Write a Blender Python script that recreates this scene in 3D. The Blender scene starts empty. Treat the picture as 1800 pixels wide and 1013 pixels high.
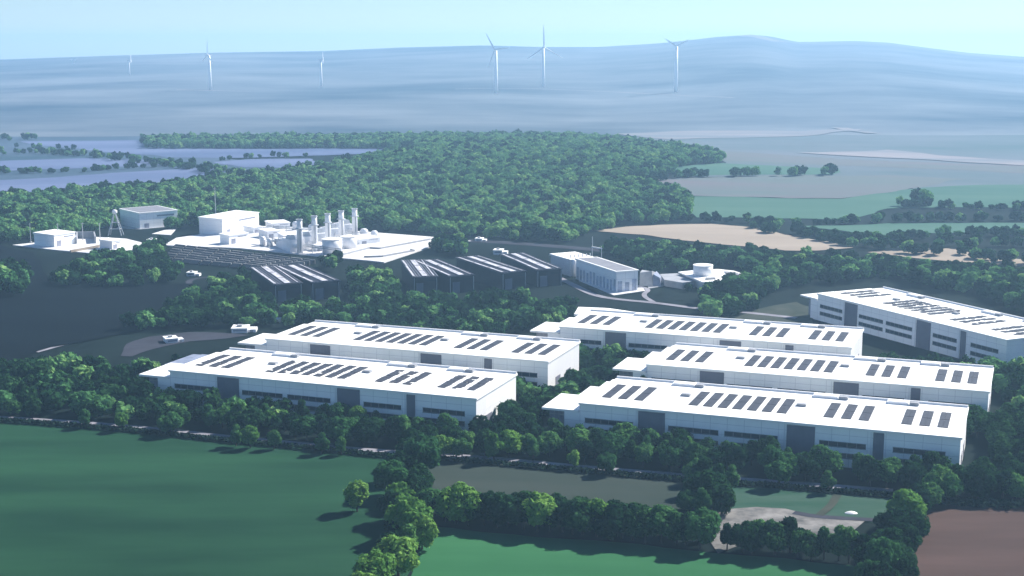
import bpy, math, random
import numpy as np
from mathutils import Vector

R = math.radians
rnd = random.Random(7)
rng = np.random.default_rng(11)
sc = bpy.context.scene

# ------------------------------------------------------------------ camera
F_PX, HZ, CAM_H = 2473.0, 85.0, 141.0            # focal length and horizon row in photo pixels, height in metres
TILT = math.atan((506.5 - HZ) / F_PX)
cam_d = bpy.data.cameras.new('camera')
cam_d.sensor_width = 36.0
cam_d.lens = F_PX / 1800.0 * 36.0
cam_d.clip_start, cam_d.clip_end = 1.0, 60000.0
cam = bpy.data.objects.new('camera', cam_d)
cam.location = (0, 0, CAM_H)
cam.rotation_euler = (R(90) - TILT, 0, 0)
sc.collection.objects.link(cam)
sc.camera = cam

# ------------------------------------------------------------------ sky, sun, exposure
SUN_EL, SUN_AZ = R(38), math.atan2(0.80, 0.60)    # sun behind and to the right of the scene
world = bpy.data.worlds.new('World')
sc.world = world
world.use_nodes = True
wt = world.node_tree
wt.nodes.clear()
sky = wt.nodes.new('ShaderNodeTexSky')
sky.sky_type = 'NISHITA'
sky.sun_disc = False
sky.sun_elevation = SUN_EL
sky.sun_rotation = SUN_AZ
sky.altitude = 1500
sky.air_density = 1.0
sky.dust_density = 0.0
sky.ozone_density = 6.0
bg = wt.nodes.new('ShaderNodeBackground')
bg.inputs['Strength'].default_value = 0.055
wo = wt.nodes.new('ShaderNodeOutputWorld')
wt.links.new(sky.outputs[0], bg.inputs[0])
wt.links.new(bg.outputs[0], wo.inputs[0])
sun_d = bpy.data.lights.new('sun', 'SUN')
sun_d.energy = 4.5
sun_d.angle = R(0.5)
sun_d.color = (1.0, 0.95, 0.86)
sun = bpy.data.objects.new('sun', sun_d)
sdir = Vector((math.sin(SUN_AZ) * math.cos(SUN_EL), math.cos(SUN_AZ) * math.cos(SUN_EL), math.sin(SUN_EL)))
sun.rotation_euler = sdir.to_track_quat('Z', 'Y').to_euler()
sc.collection.objects.link(sun)
sc.view_settings.view_transform = 'Standard'
sc.view_settings.look = 'None'
sc.view_settings.gamma = 1.0
sc.view_settings.exposure = 1.25
sc.cycles.max_bounces = 5
sc.cycles.volume_bounces = 1
sc.cycles.use_denoising = True

# ------------------------------------------------------------------ terrain and pixel-to-place helper
CREST = [(-900, 118), (0, 105), (200, 98), (370, 93), (565, 90), (700, 84), (850, 80), (955, 83), (1050, 83), (1150, 77),
         (1200, 72), (1260, 65), (1320, 61), (1352, 64), (1400, 74), (1440, 73.5), (1500, 72), (1560, 75), (1620, 83), (1700, 93),
         (1800, 100), (2700, 118)]
CX = np.array([c[0] for c in CREST], float)
CY = np.array([c[1] for c in CREST], float)
CT, ST = math.cos(TILT), math.sin(TILT)
D0, D1 = 2300.0, 6200.0

def sstep(t):
    t = np.clip(t, 0, 1)
    return t * t * (3 - 2 * t)

def terrain(x, y):
    x = np.asarray(x, float); y = np.asarray(y, float)
    px = 900 + F_PX * x / np.maximum(y * CT + 10, 50)
    b = (506.5 - np.interp(px, CX, CY)) / F_PX
    sl = (-ST + b * CT) / (CT + b * ST)
    zc = CAM_H + D1 * sl
    t = np.clip((y - D0) / (D1 - D0), 0, 1)
    prof = 0.62 * t + 0.38 * sstep(t)
    far = np.clip((y - D1) / 4000.0, 0, 1)
    z = zc * prof * (1 - 0.55 * far)
    # rolling moor
    w = sstep((y - 2400) / 900.0) * (1 - sstep((y - 5000) / 1100.0))
    z = z + w * (5.0 * np.sin(x / 310.0 + 0.7 + y / 900.0) + 3.0 * np.sin(x / 160.0 - y / 330.0) + 1.2 * np.sin(y / 230.0 + 2.3 * np.sin(x / 420.0)))
    # low wooded rise
    dm = np.exp(-(((x - 10) / 420.0) ** 2 + ((y - 1650) / 420.0) ** 2))
    return z + 16.0 * dm * sstep((y - 1080) / 300.0)

def ray(px, py):
    a = (px - 900) / F_PX; b = (506.5 - py) / F_PX
    return np.array([a, CT + b * ST, -ST + b * CT])

def at(px, py, z=None):
    d = ray(px, py)
    if z is not None:
        k = (z - CAM_H) / d[2]
        return Vector((float(k * d[0]), float(k * d[1]), z))
    k = 250.0
    while k < 9000:
        k2 = k + max(4.0, k * 0.004)
        if CAM_H + k2 * d[2] < terrain(k2 * d[0], k2 * d[1]):
            lo, hi = k, k2
            for _ in range(24):
                m = (lo + hi) / 2
                if CAM_H + m * d[2] < terrain(m * d[0], m * d[1]): hi = m
                else: lo = m
            k = hi
            break
        k = k2
    return Vector((float(k * d[0]), float(k * d[1]), float(terrain(k * d[0], k * d[1]))))

def mpp(p):                                        # metres one photo pixel covers at a place
    return (p.y * CT - (p.z - CAM_H) * ST) / F_PX

# ------------------------------------------------------------------ materials
MATS = {}
def mat(name, col, rough=0.7, var=0.0, scale=0.1, spec=0.3, metal=0.0, col2=None, stretch=(1, 1, 1), detail=4.0, bump=0.0):
    m = bpy.data.materials.new(name)
    m.use_nodes = True
    nt = m.node_tree
    p = nt.nodes['Principled BSDF']
    p.inputs['Roughness'].default_value = rough
    p.inputs['Metallic'].default_value = metal
    p.inputs['Specular IOR Level'].default_value = spec
    c = tuple(col) + (1,)
    p.inputs['Base Color'].default_value = c
    if var or col2:
        tc = nt.nodes.new('ShaderNodeTexCoord')
        mp = nt.nodes.new('ShaderNodeMapping')
        mp.inputs['Scale'].default_value = stretch
        nz = nt.nodes.new('ShaderNodeTexNoise')
        nz.inputs['Scale'].default_value = scale
        nz.inputs['Detail'].default_value = detail
        nz.inputs['Roughness'].default_value = 0.62
        rp = nt.nodes.new('ShaderNodeValToRGB')
        rp.color_ramp.elements[0].position = 0.33
        rp.color_ramp.elements[1].position = 0.67
        if col2 is None:
            a = tuple(max(0, v * (1 - var)) for v in col) + (1,)
            b = tuple(min(1, v * (1 + var)) for v in col) + (1,)
        else:
            a, b = c, tuple(col2) + (1,)
        rp.color_ramp.elements[0].color = a
        rp.color_ramp.elements[1].color = b
        nt.links.new(tc.outputs['Object'], mp.inputs['Vector'])
        nt.links.new(mp.outputs[0], nz.inputs['Vector'])
        nt.links.new(nz.outputs['Fac'], rp.inputs['Fac'])
        nt.links.new(rp.outputs['Color'], p.inputs['Base Color'])
        if bump:
            bn = nt.nodes.new('ShaderNodeBump')
            bn.inputs['Strength'].default_value = bump
            bn.inputs['Distance'].default_value = 1.0
            nt.links.new(nz.outputs['Fac'], bn.inputs['Height'])
            nt.links.new(bn.outputs[0], p.inputs['Normal'])
    MATS[name] = m
    return m

def leaf_mat(name, dark, mid, light):
    m = bpy.data.materials.new(name)
    m.use_nodes = True
    nt = m.node_tree
    nt.nodes.clear()
    out = nt.nodes.new('ShaderNodeOutputMaterial')
    oi = nt.nodes.new('ShaderNodeObjectInfo')
    geo = nt.nodes.new('ShaderNodeNewGeometry')
    ad = nt.nodes.new('ShaderNodeMath'); ad.operation = 'MULTIPLY_ADD'
    ad.inputs[1].default_value = 0.45
    sb = nt.nodes.new('ShaderNodeMath'); sb.operation = 'MULTIPLY'
    sb.inputs[1].default_value = 0.55
    rp = nt.nodes.new('ShaderNodeValToRGB')
    e = rp.color_ramp.elements
    e[0].position, e[0].color = 0.1, tuple(dark) + (1,)
    e[1].position, e[1].color = 0.95, tuple(light) + (1,)
    k = e.new(0.55); k.color = tuple(mid) + (1,)
    nt.links.new(oi.outputs['Random'], sb.inputs[0])
    nt.links.new(geo.outputs['Random Per Island'], ad.inputs[0])
    nt.links.new(sb.outputs[0], ad.inputs[2])
    nt.links.new(ad.outputs[0], rp.inputs['Fac'])
    d = nt.nodes.new('ShaderNodeBsdfDiffuse')
    t = nt.nodes.new('ShaderNodeBsdfTranslucent')
    mx = nt.nodes.new('ShaderNodeMixShader'); mx.inputs[0].default_value = 0.32
    nt.links.new(rp.outputs[0], d.inputs[0])
    nt.links.new(rp.outputs[0], t.inputs[0])
    nt.links.new(d.outputs[0], mx.inputs[1]); nt.links.new(t.outputs[0], mx.inputs[2])
    nt.links.new(mx.outputs[0], out.inputs['Surface'])
    MATS[name] = m
    return m

mat('white_cladding', (0.92, 0.925, 0.93), 0.55, 0.03, 0.15, stretch=(1, 1, 0.3))
def seams(m, pitch, dark):
    nt = m.node_tree; p = nt.nodes['Principled BSDF']
    old = p.inputs['Base Color'].links[0].from_socket
    tc = nt.nodes.new('ShaderNodeTexCoord'); sp = nt.nodes.new('ShaderNodeSeparateXYZ')
    nt.links.new(tc.outputs['Object'], sp.inputs[0])
    last = None
    for ax, pt in (('X', pitch), ('Z', pitch * 0.62)):
        dv = nt.nodes.new('ShaderNodeMath'); dv.operation = 'DIVIDE'; dv.inputs[1].default_value = pt
        fr = nt.nodes.new('ShaderNodeMath'); fr.operation = 'FRACT'
        gt = nt.nodes.new('ShaderNodeMath'); gt.operation = 'LESS_THAN'; gt.inputs[1].default_value = 0.16 / pt
        nt.links.new(sp.outputs[ax], dv.inputs[0]); nt.links.new(dv.outputs[0], fr.inputs[0]); nt.links.new(fr.outputs[0], gt.inputs[0])
        if last is None: last = gt.outputs[0]
        else:
            mxm = nt.nodes.new('ShaderNodeMath'); mxm.operation = 'MAXIMUM'
            nt.links.new(last, mxm.inputs[0]); nt.links.new(gt.outputs[0], mxm.inputs[1]); last = mxm.outputs[0]
    mx = nt.nodes.new('ShaderNodeMix'); mx.data_type = 'RGBA'; mx.blend_type = 'MULTIPLY'
    mx.inputs['B'].default_value = (dark, dark, dark * 1.04, 1)
    nt.links.new(last, mx.inputs['Factor']); nt.links.new(old, mx.inputs['A'])
    nt.links.new(mx.outputs['Result'], p.inputs['Base Color'])
seams(MATS['white_cladding'], 6.0, 0.72)
mat('white_roof', (0.84, 0.84, 0.83), 0.6, 0.04, 0.12)
mat('white_paint', (0.78, 0.78, 0.80), 0.6, 0.06, 0.2)
mat('pale_concrete', (0.62, 0.61, 0.62), 0.8, 0.12, 0.06)
mat('grey_cladding', (0.150, 0.155, 0.200), 0.55, 0.06, 0.3)
mat('grey_roof', (0.20, 0.20, 0.23), 0.7, 0.12, 0.2)
mat('mid_grey', (0.30, 0.31, 0.34), 0.7, 0.15, 0.2)
mat('glazing_strip', (0.42, 0.46, 0.56), 0.3, 0.3, 0.3, spec=0.5)
mat('pale_glazing', (0.26, 0.27, 0.34), 0.25, 0.25, 0.25, spec=0.6)
mat('dark_glass', (0.022, 0.035, 0.055), 0.15, 0.3, 0.1, spec=0.5)
mat('panel_cell', (0.050, 0.048, 0.056), 0.45, 0.25, 0.6, spec=0.35)
mat('field_cell', (0.012, 0.017, 0.028), 0.5, 0.3, 0.6, spec=0.2)
mat('dark_cladding', (0.013, 0.017, 0.028), 0.7, 0.25, 0.12, stretch=(1, 1, 0.25))
mat('dark_roof', (0.085, 0.085, 0.105), 0.55, 0.45, 0.25, stretch=(2.2, 0.25, 1))
mat('rooflight', (0.50, 0.49, 0.53), 0.5, 0.4, 0.35, stretch=(2.0, 0.3, 1))
mat('steel', (0.45, 0.47, 0.50), 0.5, 0.1, 0.5)
mat('bark', (0.06, 0.05, 0.042), 0.9, 0.3, 1.5)
mat('asphalt', (0.045, 0.047, 0.062), 0.85, spec=0.02, var=0.2, scale=0.05)
mat('road_pale', (0.22, 0.215, 0.25), 0.85, spec=0.02, var=0.2, scale=0.08)
mat('dirt_pale', (0.25, 0.24, 0.235), 0.9, spec=0.02, scale=0.11, col2=(0.055, 0.058, 0.06), bump=0.3, detail=6)
mat('hedge_leaf', (0.014, 0.034, 0.022), 0.9, spec=0.02, var=0.4, scale=0.6)
mat('grass_dark', (0.005, 0.0095, 0.01), 0.95, spec=0.02, var=0.3, scale=0.02, col2=(0.01, 0.018, 0.017))
leaf_mat('leaf_dark', (0.008, 0.030, 0.016), (0.017, 0.056, 0.024), (0.050, 0.130, 0.045))
leaf_mat('leaf_mid', (0.022, 0.078, 0.030), (0.052, 0.150, 0.050), (0.120, 0.250, 0.070))
leaf_mat('leaf_light', (0.050, 0.150, 0.036), (0.105, 0.235, 0.052), (0.190, 0.340, 0.075))
leaf_mat('leaf_forest', (0.040, 0.130, 0.052), (0.115, 0.280, 0.100), (0.290, 0.460, 0.150))

# ------------------------------------------------------------------ object helpers
def link(o):
    sc.collection.objects.link(o)
    return o

def tag(o, label=None, cat=None, group=None, kind=None):
    if label: o['label'] = label
    if cat: o['category'] = cat
    if group: o['group'] = group
    if kind: o['kind'] = kind
    return o

def thing(name, label, cat, loc, rotz=0.0, group=None):
    o = bpy.data.objects.new(name, None)
    o.location = loc
    o.rotation_euler = (0, 0, rotz)
    link(o)
    return tag(o, label, cat, group)

class MB:
    def __init__(s):
        s.v, s.f = [], []
    def poly(s, pts, z0, z1):
        n = len(pts); k = len(s.v)
        a = sum(pts[i][0] * pts[(i + 1) % n][1] - pts[(i + 1) % n][0] * pts[i][1] for i in range(n))
        if a < 0: pts = pts[::-1]
        top = [z1(p[0], p[1]) if callable(z1) else z1 for p in pts]
        s.v += [(p[0], p[1], z0) for p in pts] + [(p[0], p[1], top[i]) for i, p in enumerate(pts)]
        s.f += [tuple(range(k + n - 1, k - 1, -1)), tuple(range(k + n, k + 2 * n))]
        s.f += [(k + i, k + (i + 1) % n, k + n + (i + 1) % n, k + n + i) for i in range(n)]
        return s
    def box(s, x0, x1, y0, y1, z0, z1):
        return s.poly([(x0, y0), (x1, y0), (x1, y1), (x0, y1)], z0, z1)
    def hexa(s, b, t):                               # four bottom points, four top points, both counterclockwise from above
        k = len(s.v); s.v += list(b) + list(t)
        s.f += [(k + 3, k + 2, k + 1, k), (k + 4, k + 5, k + 6, k + 7)]
        s.f += [(k + i, k + (i + 1) % 4, k + 4 + (i + 1) % 4, k + 4 + i) for i in range(4)]
        return s
    def tube(s, p, q, r0, r1, n=12):
        p, q = Vector(p), Vector(q)
        d = (q - p).normalized()
        a = d.orthogonal().normalized(); b = d.cross(a)
        k = len(s.v)
        for c, r in ((p, r0), (q, r1)):
            for i in range(n):
                w = 2 * math.pi * i / n
                s.v.append(tuple(c + (a * math.cos(w) + b * math.sin(w)) * r))
        s.f += [(k + i, k + (i + 1) % n, k + n + (i + 1) % n, k + n + i) for i in range(n)]
        s.f += [tuple(range(k + n - 1, k - 1, -1)), tuple(range(k + n, k + 2 * n))]
        return s
    def lathe(s, cx, cy, prof, n=28):
        k = len(s.v)
        for r, z in prof:
            for i in range(n):
                w = 2 * math.pi * i / n
                s.v.append((cx + r * math.cos(w), cy + r * math.sin(w), z))
        for j in range(len(prof) - 1):
            for i in range(n):
                s.f.append((k + j * n + i, k + j * n + (i + 1) % n, k + (j + 1) * n + (i + 1) % n, k + (j + 1) * n + i))
        s.f += [tuple(range(k + n - 1, k - 1, -1)), tuple(range(k + (len(prof) - 1) * n, k + len(prof) * n))]
        return s
    def build(s, name, m, parent=None, loc=None, smooth=False):
        me = bpy.data.meshes.new(name)
        me.from_pydata(s.v, [], s.f)
        me.materials.append(MATS[m] if isinstance(m, str) else m)
        if smooth:
            for p in me.polygons: p.use_smooth = len(p.vertices) == 4
        o = bpy.data.objects.new(name, me)
        if parent: o.parent = parent
        if loc: o.location = loc
        return link(o)

def copy_tree(o, parent=None):
    c = o.copy()
    link(c)
    c.parent = parent
    for ch in list(o.children):
        copy_tree(ch, c)
    return c

KEEP_OUT = []                                        # ground polygons no tree grows in
def inside(poly, x, y):
    r = False
    n = len(poly)
    for i in range(n):
        x1, y1 = poly[i][0], poly[i][1]; x2, y2 = poly[(i + 1) % n][0], poly[(i + 1) % n][1]
        if (y1 > y) != (y2 > y) and x < (x2 - x1) * (y - y1) / (y2 - y1) + x1: r = not r
    return r

def frame(origin, ang):
    u = Vector((math.cos(ang), math.sin(ang), 0)); v = Vector((-u.y, u.x, 0))
    return lambda a, b, z=0.0: origin + u * a + v * b + Vector((0, 0, z))

# ------------------------------------------------------------------ ground, hills, fields, roads
def grid_mesh(name, xs_over_y, ys, m, label, cat):
    v, f = [], []
    ny, nx = len(ys), len(xs_over_y)
    for y in ys:
        x = np.asarray(xs_over_y) * (y + 900)
        z = terrain(x, np.full_like(x, y))
        v += list(zip(x.tolist(), [float(y)] * nx, z.tolist()))
    for j in range(ny - 1):
        for i in range(nx - 1):
            k = j * nx + i
            f.append((k, k + 1, k + nx + 1, k + nx))
    me = bpy.data.meshes.new(name)
    me.from_pydata(v, [], f)
    me.materials.append(MATS[m])
    for p in me.polygons: p.use_smooth = True
    o = link(bpy.data.objects.new(name, me))
    return tag(o, label, cat, kind='structure')

mat('hazed_moor', (0.036, 0.062, 0.095), 0.95, spec=0.02, var=0, scale=0.0030, col2=(0.17, 0.19, 0.22), stretch=(0.45, 0.8, 1), detail=8)  # distance haze put into the hill colour as extra blue-lilac
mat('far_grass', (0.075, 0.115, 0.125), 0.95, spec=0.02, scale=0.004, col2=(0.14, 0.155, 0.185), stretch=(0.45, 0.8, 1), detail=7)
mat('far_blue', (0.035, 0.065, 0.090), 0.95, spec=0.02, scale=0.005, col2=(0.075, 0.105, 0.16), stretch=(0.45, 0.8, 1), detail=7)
lat = np.linspace(-0.75, 0.75, 181)
grid_mesh('ground', lat, np.concatenate([np.linspace(-400, 900, 14), np.linspace(1000, 2050, 54)]), 'grass_dark', 'dark rough grassland the whole business park stands on', 'ground')
grid_mesh('hills', np.linspace(-0.75, 0.75, 301), np.concatenate([np.linspace(2050, 6400, 190), np.linspace(6500, 10300, 30)]), 'hazed_moor', 'long hazy blue moorland hills closing the horizon', 'hills')

LAYER = [0.03]
def roughen(P, seed, amp):
    q = random.Random(seed)
    for it in range(4):
        Q = []
        for a, b in zip(P, P[1:] + P[:1]):
            d = b - a
            Q.append(a)
            if d.length > 14 * amp ** 0.5 and d.length > 6:
                n = Vector((-d.y, d.x, 0)).normalized()
                Q.append(a.lerp(b, 0.5 + q.uniform(-0.12, 0.12)) + n * q.uniform(-1, 1) * min(amp * 2.2, d.length * 0.07))
        P = Q
    return P
def sheet(name, pts, m, label, cat, px=True, dz=None, rough=None):
    """a level or draped sheet a little above the ground"""
    P = [at(*p) for p in pts] if px else [Vector((p[0], p[1], float(terrain(p[0], p[1])))) for p in pts]
    if rough is None: rough = 1.0 if min(p.y for p in P) < 1000 else 5.0
    if rough: P = roughen(P, len(label) * 7 + len(P), rough)
    if dz is None:
        LAYER[0] += 0.012
        dz = LAYER[0]
    far = max(p.y for p in P) > 1050
    if not far:
        me = bpy.data.meshes.new(name)
        me.from_pydata([(p.x, p.y, dz) for p in P], [], [tuple(range(len(P)))])
    else:
        import bmesh
        bm = bmesh.new()
        q = [(p.x, p.y) for p in P]
        bm.faces.new([bm.verts.new((x, y, 0)) for x, y in q])
        bmesh.ops.triangulate(bm, faces=bm.faces[:])
        for axis in (0, 1):
            lo = min(p[axis] for p in q); hi = max(p[axis] for p in q)
            n = int((hi - lo) / 22)
            for i in range(1, n):
                co = [0, 0, 0]; co[axis] = lo + (hi - lo) * i / n
                no = [0, 0, 0]; no[axis] = 1
                bmesh.ops.bisect_plane(bm, geom=bm.verts[:] + bm.edges[:] + bm.faces[:], plane_co=co, plane_no=no)
        for v in bm.verts:
            v.co.z = float(terrain(v.co.x, v.co.y)) + dz + 0.5
        me = bpy.data.meshes.new(name)
        bm.to_mesh(me); bm.free()
    me.materials.append(MATS[m])
    o = link(bpy.data.objects.new(name, me))
    return tag(o, label, cat, kind='structure')

def strip(name, line, width, m, label, cat):
    P = [at(*p) for p in line]
    pts_l, pts_r = [], []
    # smooth the line
    for _ in range(2):
        Q = [P[0]]
        for a, b in zip(P, P[1:]):
            Q += [a.lerp(b, 0.25), a.lerp(b, 0.75)]
        P = Q + [P[-1]]
    for i, p in enumerate(P):
        d = (P[min(i + 1, len(P) - 1)] - P[max(i - 1, 0)]); d.z = 0; d.normalize()
        n = Vector((-d.y, d.x, 0)) * width / 2
        pts_l.append(p + n); pts_r.append(p - n)
    LAYER[0] += 0.012
    v = [(p.x, p.y, float(terrain(p.x, p.y)) + LAYER[0]) for p in pts_l + pts_r]
    n = len(P)
    f = [(n + i, n + i + 1, i + 1, i) for i in range(n - 1)]
    me = bpy.data.meshes.new(name)
    me.from_pydata(v, [], f)
    me.materials.append(MATS[m])
    o = link(bpy.data.objects.new(name, me))
    for i in range(n - 1):
        KEEP_OUT.append([pts_l[i], pts_l[i + 1], pts_r[i + 1], pts_r[i]])
    return tag(o, label, cat, kind='structure')

mat('crop_teal', (0.009, 0.036, 0.02), 0.95, spec=0.02, var=0, scale=0.018, col2=(0.02, 0.068, 0.034), stretch=(0.35, 1.6, 1))
mat('crop_green', (0.024, 0.1, 0.042), 0.95, spec=0.02, var=0, scale=0.02, col2=(0.036, 0.13, 0.056), stretch=(0.35, 1.6, 1))
mat('stubble', (0.026, 0.04, 0.034), 0.95, spec=0.02, var=0, scale=0.02, col2=(0.044, 0.055, 0.048), stretch=(0.3, 1.4, 1))
mat('pasture', (0.022, 0.065, 0.042), 0.95, spec=0.02, var=0, scale=0.05, col2=(0.055, 0.095, 0.075), stretch=(0.4, 1.4, 1))
mat('plough', (0.062, 0.041, 0.036), 0.95, spec=0.02, var=0, scale=0.03, col2=(0.09, 0.058, 0.051), stretch=(0.3, 1.5, 1), bump=0.2)
mat('dark_field', (0.003, 0.0048, 0.0075), 0.95, spec=0.02, var=0, scale=0.012, col2=(0.0045, 0.0075, 0.0105), stretch=(0.4, 1.5, 1))  # dark blue-grey tone of the field at the left edge
mat('tan', (0.27, 0.225, 0.185), 0.95, spec=0.02, var=0, scale=0.012, col2=(0.34, 0.285, 0.235), stretch=(0.4, 1.5, 1))
mat('lilac', (0.085, 0.115, 0.21), 0.95, spec=0.02, var=0, scale=0.006, col2=(0.14, 0.17, 0.285), stretch=(0.3, 1.6, 1))  # haze over the pale far left fields, carried in their colour
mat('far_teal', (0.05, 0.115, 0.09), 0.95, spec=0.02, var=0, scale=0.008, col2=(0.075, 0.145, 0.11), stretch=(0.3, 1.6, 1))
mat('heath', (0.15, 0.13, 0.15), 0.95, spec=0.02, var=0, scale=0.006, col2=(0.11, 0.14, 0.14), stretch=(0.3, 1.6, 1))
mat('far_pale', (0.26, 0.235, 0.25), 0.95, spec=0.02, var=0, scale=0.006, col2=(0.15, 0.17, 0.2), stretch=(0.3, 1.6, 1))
mat('dry_grass', (0.035, 0.045, 0.035), 0.95, spec=0.02, var=0, scale=0.08, col2=(0.06, 0.066, 0.055))

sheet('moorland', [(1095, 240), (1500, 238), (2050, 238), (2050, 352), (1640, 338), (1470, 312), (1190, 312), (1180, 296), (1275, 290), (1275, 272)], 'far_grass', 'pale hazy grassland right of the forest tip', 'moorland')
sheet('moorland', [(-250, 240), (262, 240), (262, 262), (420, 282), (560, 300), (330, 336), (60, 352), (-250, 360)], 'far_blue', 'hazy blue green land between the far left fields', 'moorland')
sheet('field', [(-500, 725), (0, 741), (100, 745), (400, 774), (640, 800), (762, 812), (738, 880), (732, 940), (690, 1080), (600, 1300), (-900, 1300)], 'crop_teal', 'wide dark green crop field filling the lower left corner', 'field')
sheet('field', [(750, 925), (1000, 948), (1250, 972), (1500, 995), (1545, 1030), (1480, 1300), (600, 1300), (695, 1080), (738, 950)], 'crop_green', 'bright green crop field along the bottom centre', 'field')
sheet('field', [(745, 805), (900, 818), (1100, 836), (1250, 850), (1250, 900), (1190, 896), (900, 884), (742, 880)], 'stubble', 'dull grey green stubble field between the belt and the long hedge', 'field')
sheet('field', [(1262, 856), (1400, 862), (1570, 878), (1580, 925), (1400, 905), (1262, 900)], 'pasture', 'small green pasture with pale worn track at lower right', 'field')
sheet('field', [(1645, 884), (1720, 893), (2300, 900), (2600, 1300), (1500, 1300), (1575, 1030)], 'plough', 'bare brown ploughed field in the bottom right corner', 'field')
sheet('field', [(-700, 395), (0, 432), (60, 445), (95, 505), (345, 500), (400, 560), (330, 575), (215, 588), (90, 612), (0, 642), (-700, 640)], 'dark_field', 'dark slate blue bare field at the left edge', 'field')
sheet('field', [(1040, 407), (1100, 400), (1180, 396), (1250, 395), (1330, 402), (1380, 414), (1450, 425), (1500, 437), (1440, 442), (1380, 442), (1300, 434), (1200, 424), (1130, 414)], 'tan', 'large pinkish tan bare field beyond the right hand wood', 'field')
sheet('field', [(1525, 444), (1600, 436), (1680, 437), (1720, 448), (1900, 466), (1900, 476), (1650, 458)], 'tan', 'narrow pinkish tan strip of bare field near the right edge', 'field')
sheet('field', [(1400, 399), (1560, 394), (1950, 389), (1950, 403), (1650, 411), (1550, 417)], 'far_teal', 'thin bright teal field between two hedgerows at right', 'field')
sheet('field', [(1095, 318), (1180, 314), (1560, 309), (1700, 316), (1620, 330), (1480, 350), (1190, 344)], 'heath', 'dull lilac fallow field below the row of separate trees', 'field')
sheet('field', [(1195, 345), (1480, 351), (1620, 331), (1950, 322), (1950, 362), (1560, 368), (1480, 388), (1225, 384)], 'far_teal', 'broad pale teal field right of the forest', 'field')
sheet('field', [(1180, 294), (1270, 288), (1475, 298), (1465, 308), (1190, 312)], 'far_teal', 'pale teal field strip behind the row of separate trees', 'field')
sheet('field', [(1150, 262), (1300, 268), (1500, 282), (1800, 292), (1800, 306), (1500, 293), (1280, 285)], 'heath', 'grey lilac far pasture right of the forest tip', 'field')
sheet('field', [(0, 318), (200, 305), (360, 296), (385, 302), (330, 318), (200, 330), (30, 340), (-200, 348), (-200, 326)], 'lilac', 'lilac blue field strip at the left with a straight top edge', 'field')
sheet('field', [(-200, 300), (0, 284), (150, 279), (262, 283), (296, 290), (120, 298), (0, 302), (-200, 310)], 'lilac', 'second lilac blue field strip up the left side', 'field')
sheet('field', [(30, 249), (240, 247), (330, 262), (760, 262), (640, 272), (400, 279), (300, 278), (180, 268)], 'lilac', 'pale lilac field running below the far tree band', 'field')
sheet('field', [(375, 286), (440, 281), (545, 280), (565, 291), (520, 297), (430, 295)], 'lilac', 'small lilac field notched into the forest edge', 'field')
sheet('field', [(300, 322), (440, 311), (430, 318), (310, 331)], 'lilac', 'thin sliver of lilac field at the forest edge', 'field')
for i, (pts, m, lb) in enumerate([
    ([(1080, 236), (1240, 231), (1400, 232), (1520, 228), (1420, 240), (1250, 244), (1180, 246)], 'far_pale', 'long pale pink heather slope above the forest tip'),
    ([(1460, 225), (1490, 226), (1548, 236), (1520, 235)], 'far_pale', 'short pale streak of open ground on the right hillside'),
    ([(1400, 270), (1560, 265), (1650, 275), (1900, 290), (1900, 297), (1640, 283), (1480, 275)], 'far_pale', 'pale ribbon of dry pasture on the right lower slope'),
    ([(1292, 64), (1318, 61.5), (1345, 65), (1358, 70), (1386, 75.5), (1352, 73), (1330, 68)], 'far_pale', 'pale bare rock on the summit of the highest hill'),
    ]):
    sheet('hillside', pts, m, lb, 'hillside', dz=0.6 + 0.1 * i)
strip('hill_track', [(800, 157), (955, 156), (1110, 162), (1290, 172)], 12, 'far_pale', 'thin pale hill track running past the turbine feet', 'track')
strip('hill_track', [(310, 158), (370, 159.5), (440, 161)], 10, 'far_pale', 'short pale track at the foot of the leftmost tall turbine', 'track')

sheet('ground_apron', [(212, 627), (222, 606), (262, 593), (330, 585), (405, 587), (440, 590), (400, 596), (335, 601), (265, 616), (232, 628)], 'asphalt', 'grey asphalt apron with a rounded end beside the two left warehouses', 'apron')
KEEP_OUT.append([at(*p) for p in [(200, 630), (215, 600), (262, 585), (330, 578), (455, 580), (430, 600), (335, 606), (265, 622), (232, 634)]])
sheet('grass_verge', [(1285, 565), (1330, 545), (1400, 532), (1440, 548), (1430, 580), (1300, 575)], 'dry_grass', 'dry rough grass left of the far right warehouse', 'verge')
KEEP_OUT.append([at(*p) for p in [(1290, 565), (1330, 545), (1400, 532), (1440, 548), (1430, 580), (1300, 575)]])
sheet('gravel', [(1248, 912), (1275, 897), (1330, 893), (1380, 896), (1440, 910), (1520, 918), (1500, 935), (1420, 948), (1330, 950), (1262, 975), (1240, 940)], 'dirt_pale', 'pale churned gravel between pasture and hedge at lower right', 'gravel')
strip('road', [(-120, 730), (60, 740), (230, 752), (400, 771), (520, 782), (650, 795), (850, 807), (1000, 822), (1150, 835), (1350, 849), (1570, 866)], 6.0, 'road_pale', 'pale lilac grey road along the front of the tree belt', 'road')
strip('road', [(980, 488), (1010, 503), (1045, 521), (1090, 528), (1150, 533), (1230, 544), (1300, 549), (1400, 560)], 5.0, 'road_pale', 'pale service road curving behind the back right warehouse', 'road')
strip('road', [(1150, 533), (1128, 520), (1143, 510), (1120, 503)], 3.0, 'road_pale', 'short pale spur to the hall with glazed lower walls', 'road')
strip('path', [(60, 620), (110, 606), (215, 583)], 5.5, 'road_pale', 'narrow pale path along the lower edge of the dark field', 'path')
strip('path', [(368, 526), (345, 511), (326, 494), (365, 488)], 4.0, 'asphalt', 'grey path forking at the corner of the dark left field', 'path')
strip('road', [(1395, 903), (1440, 911), (1560, 917)], 3.2, 'asphalt', 'short dark lane past the pale gravel', 'road')
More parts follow.
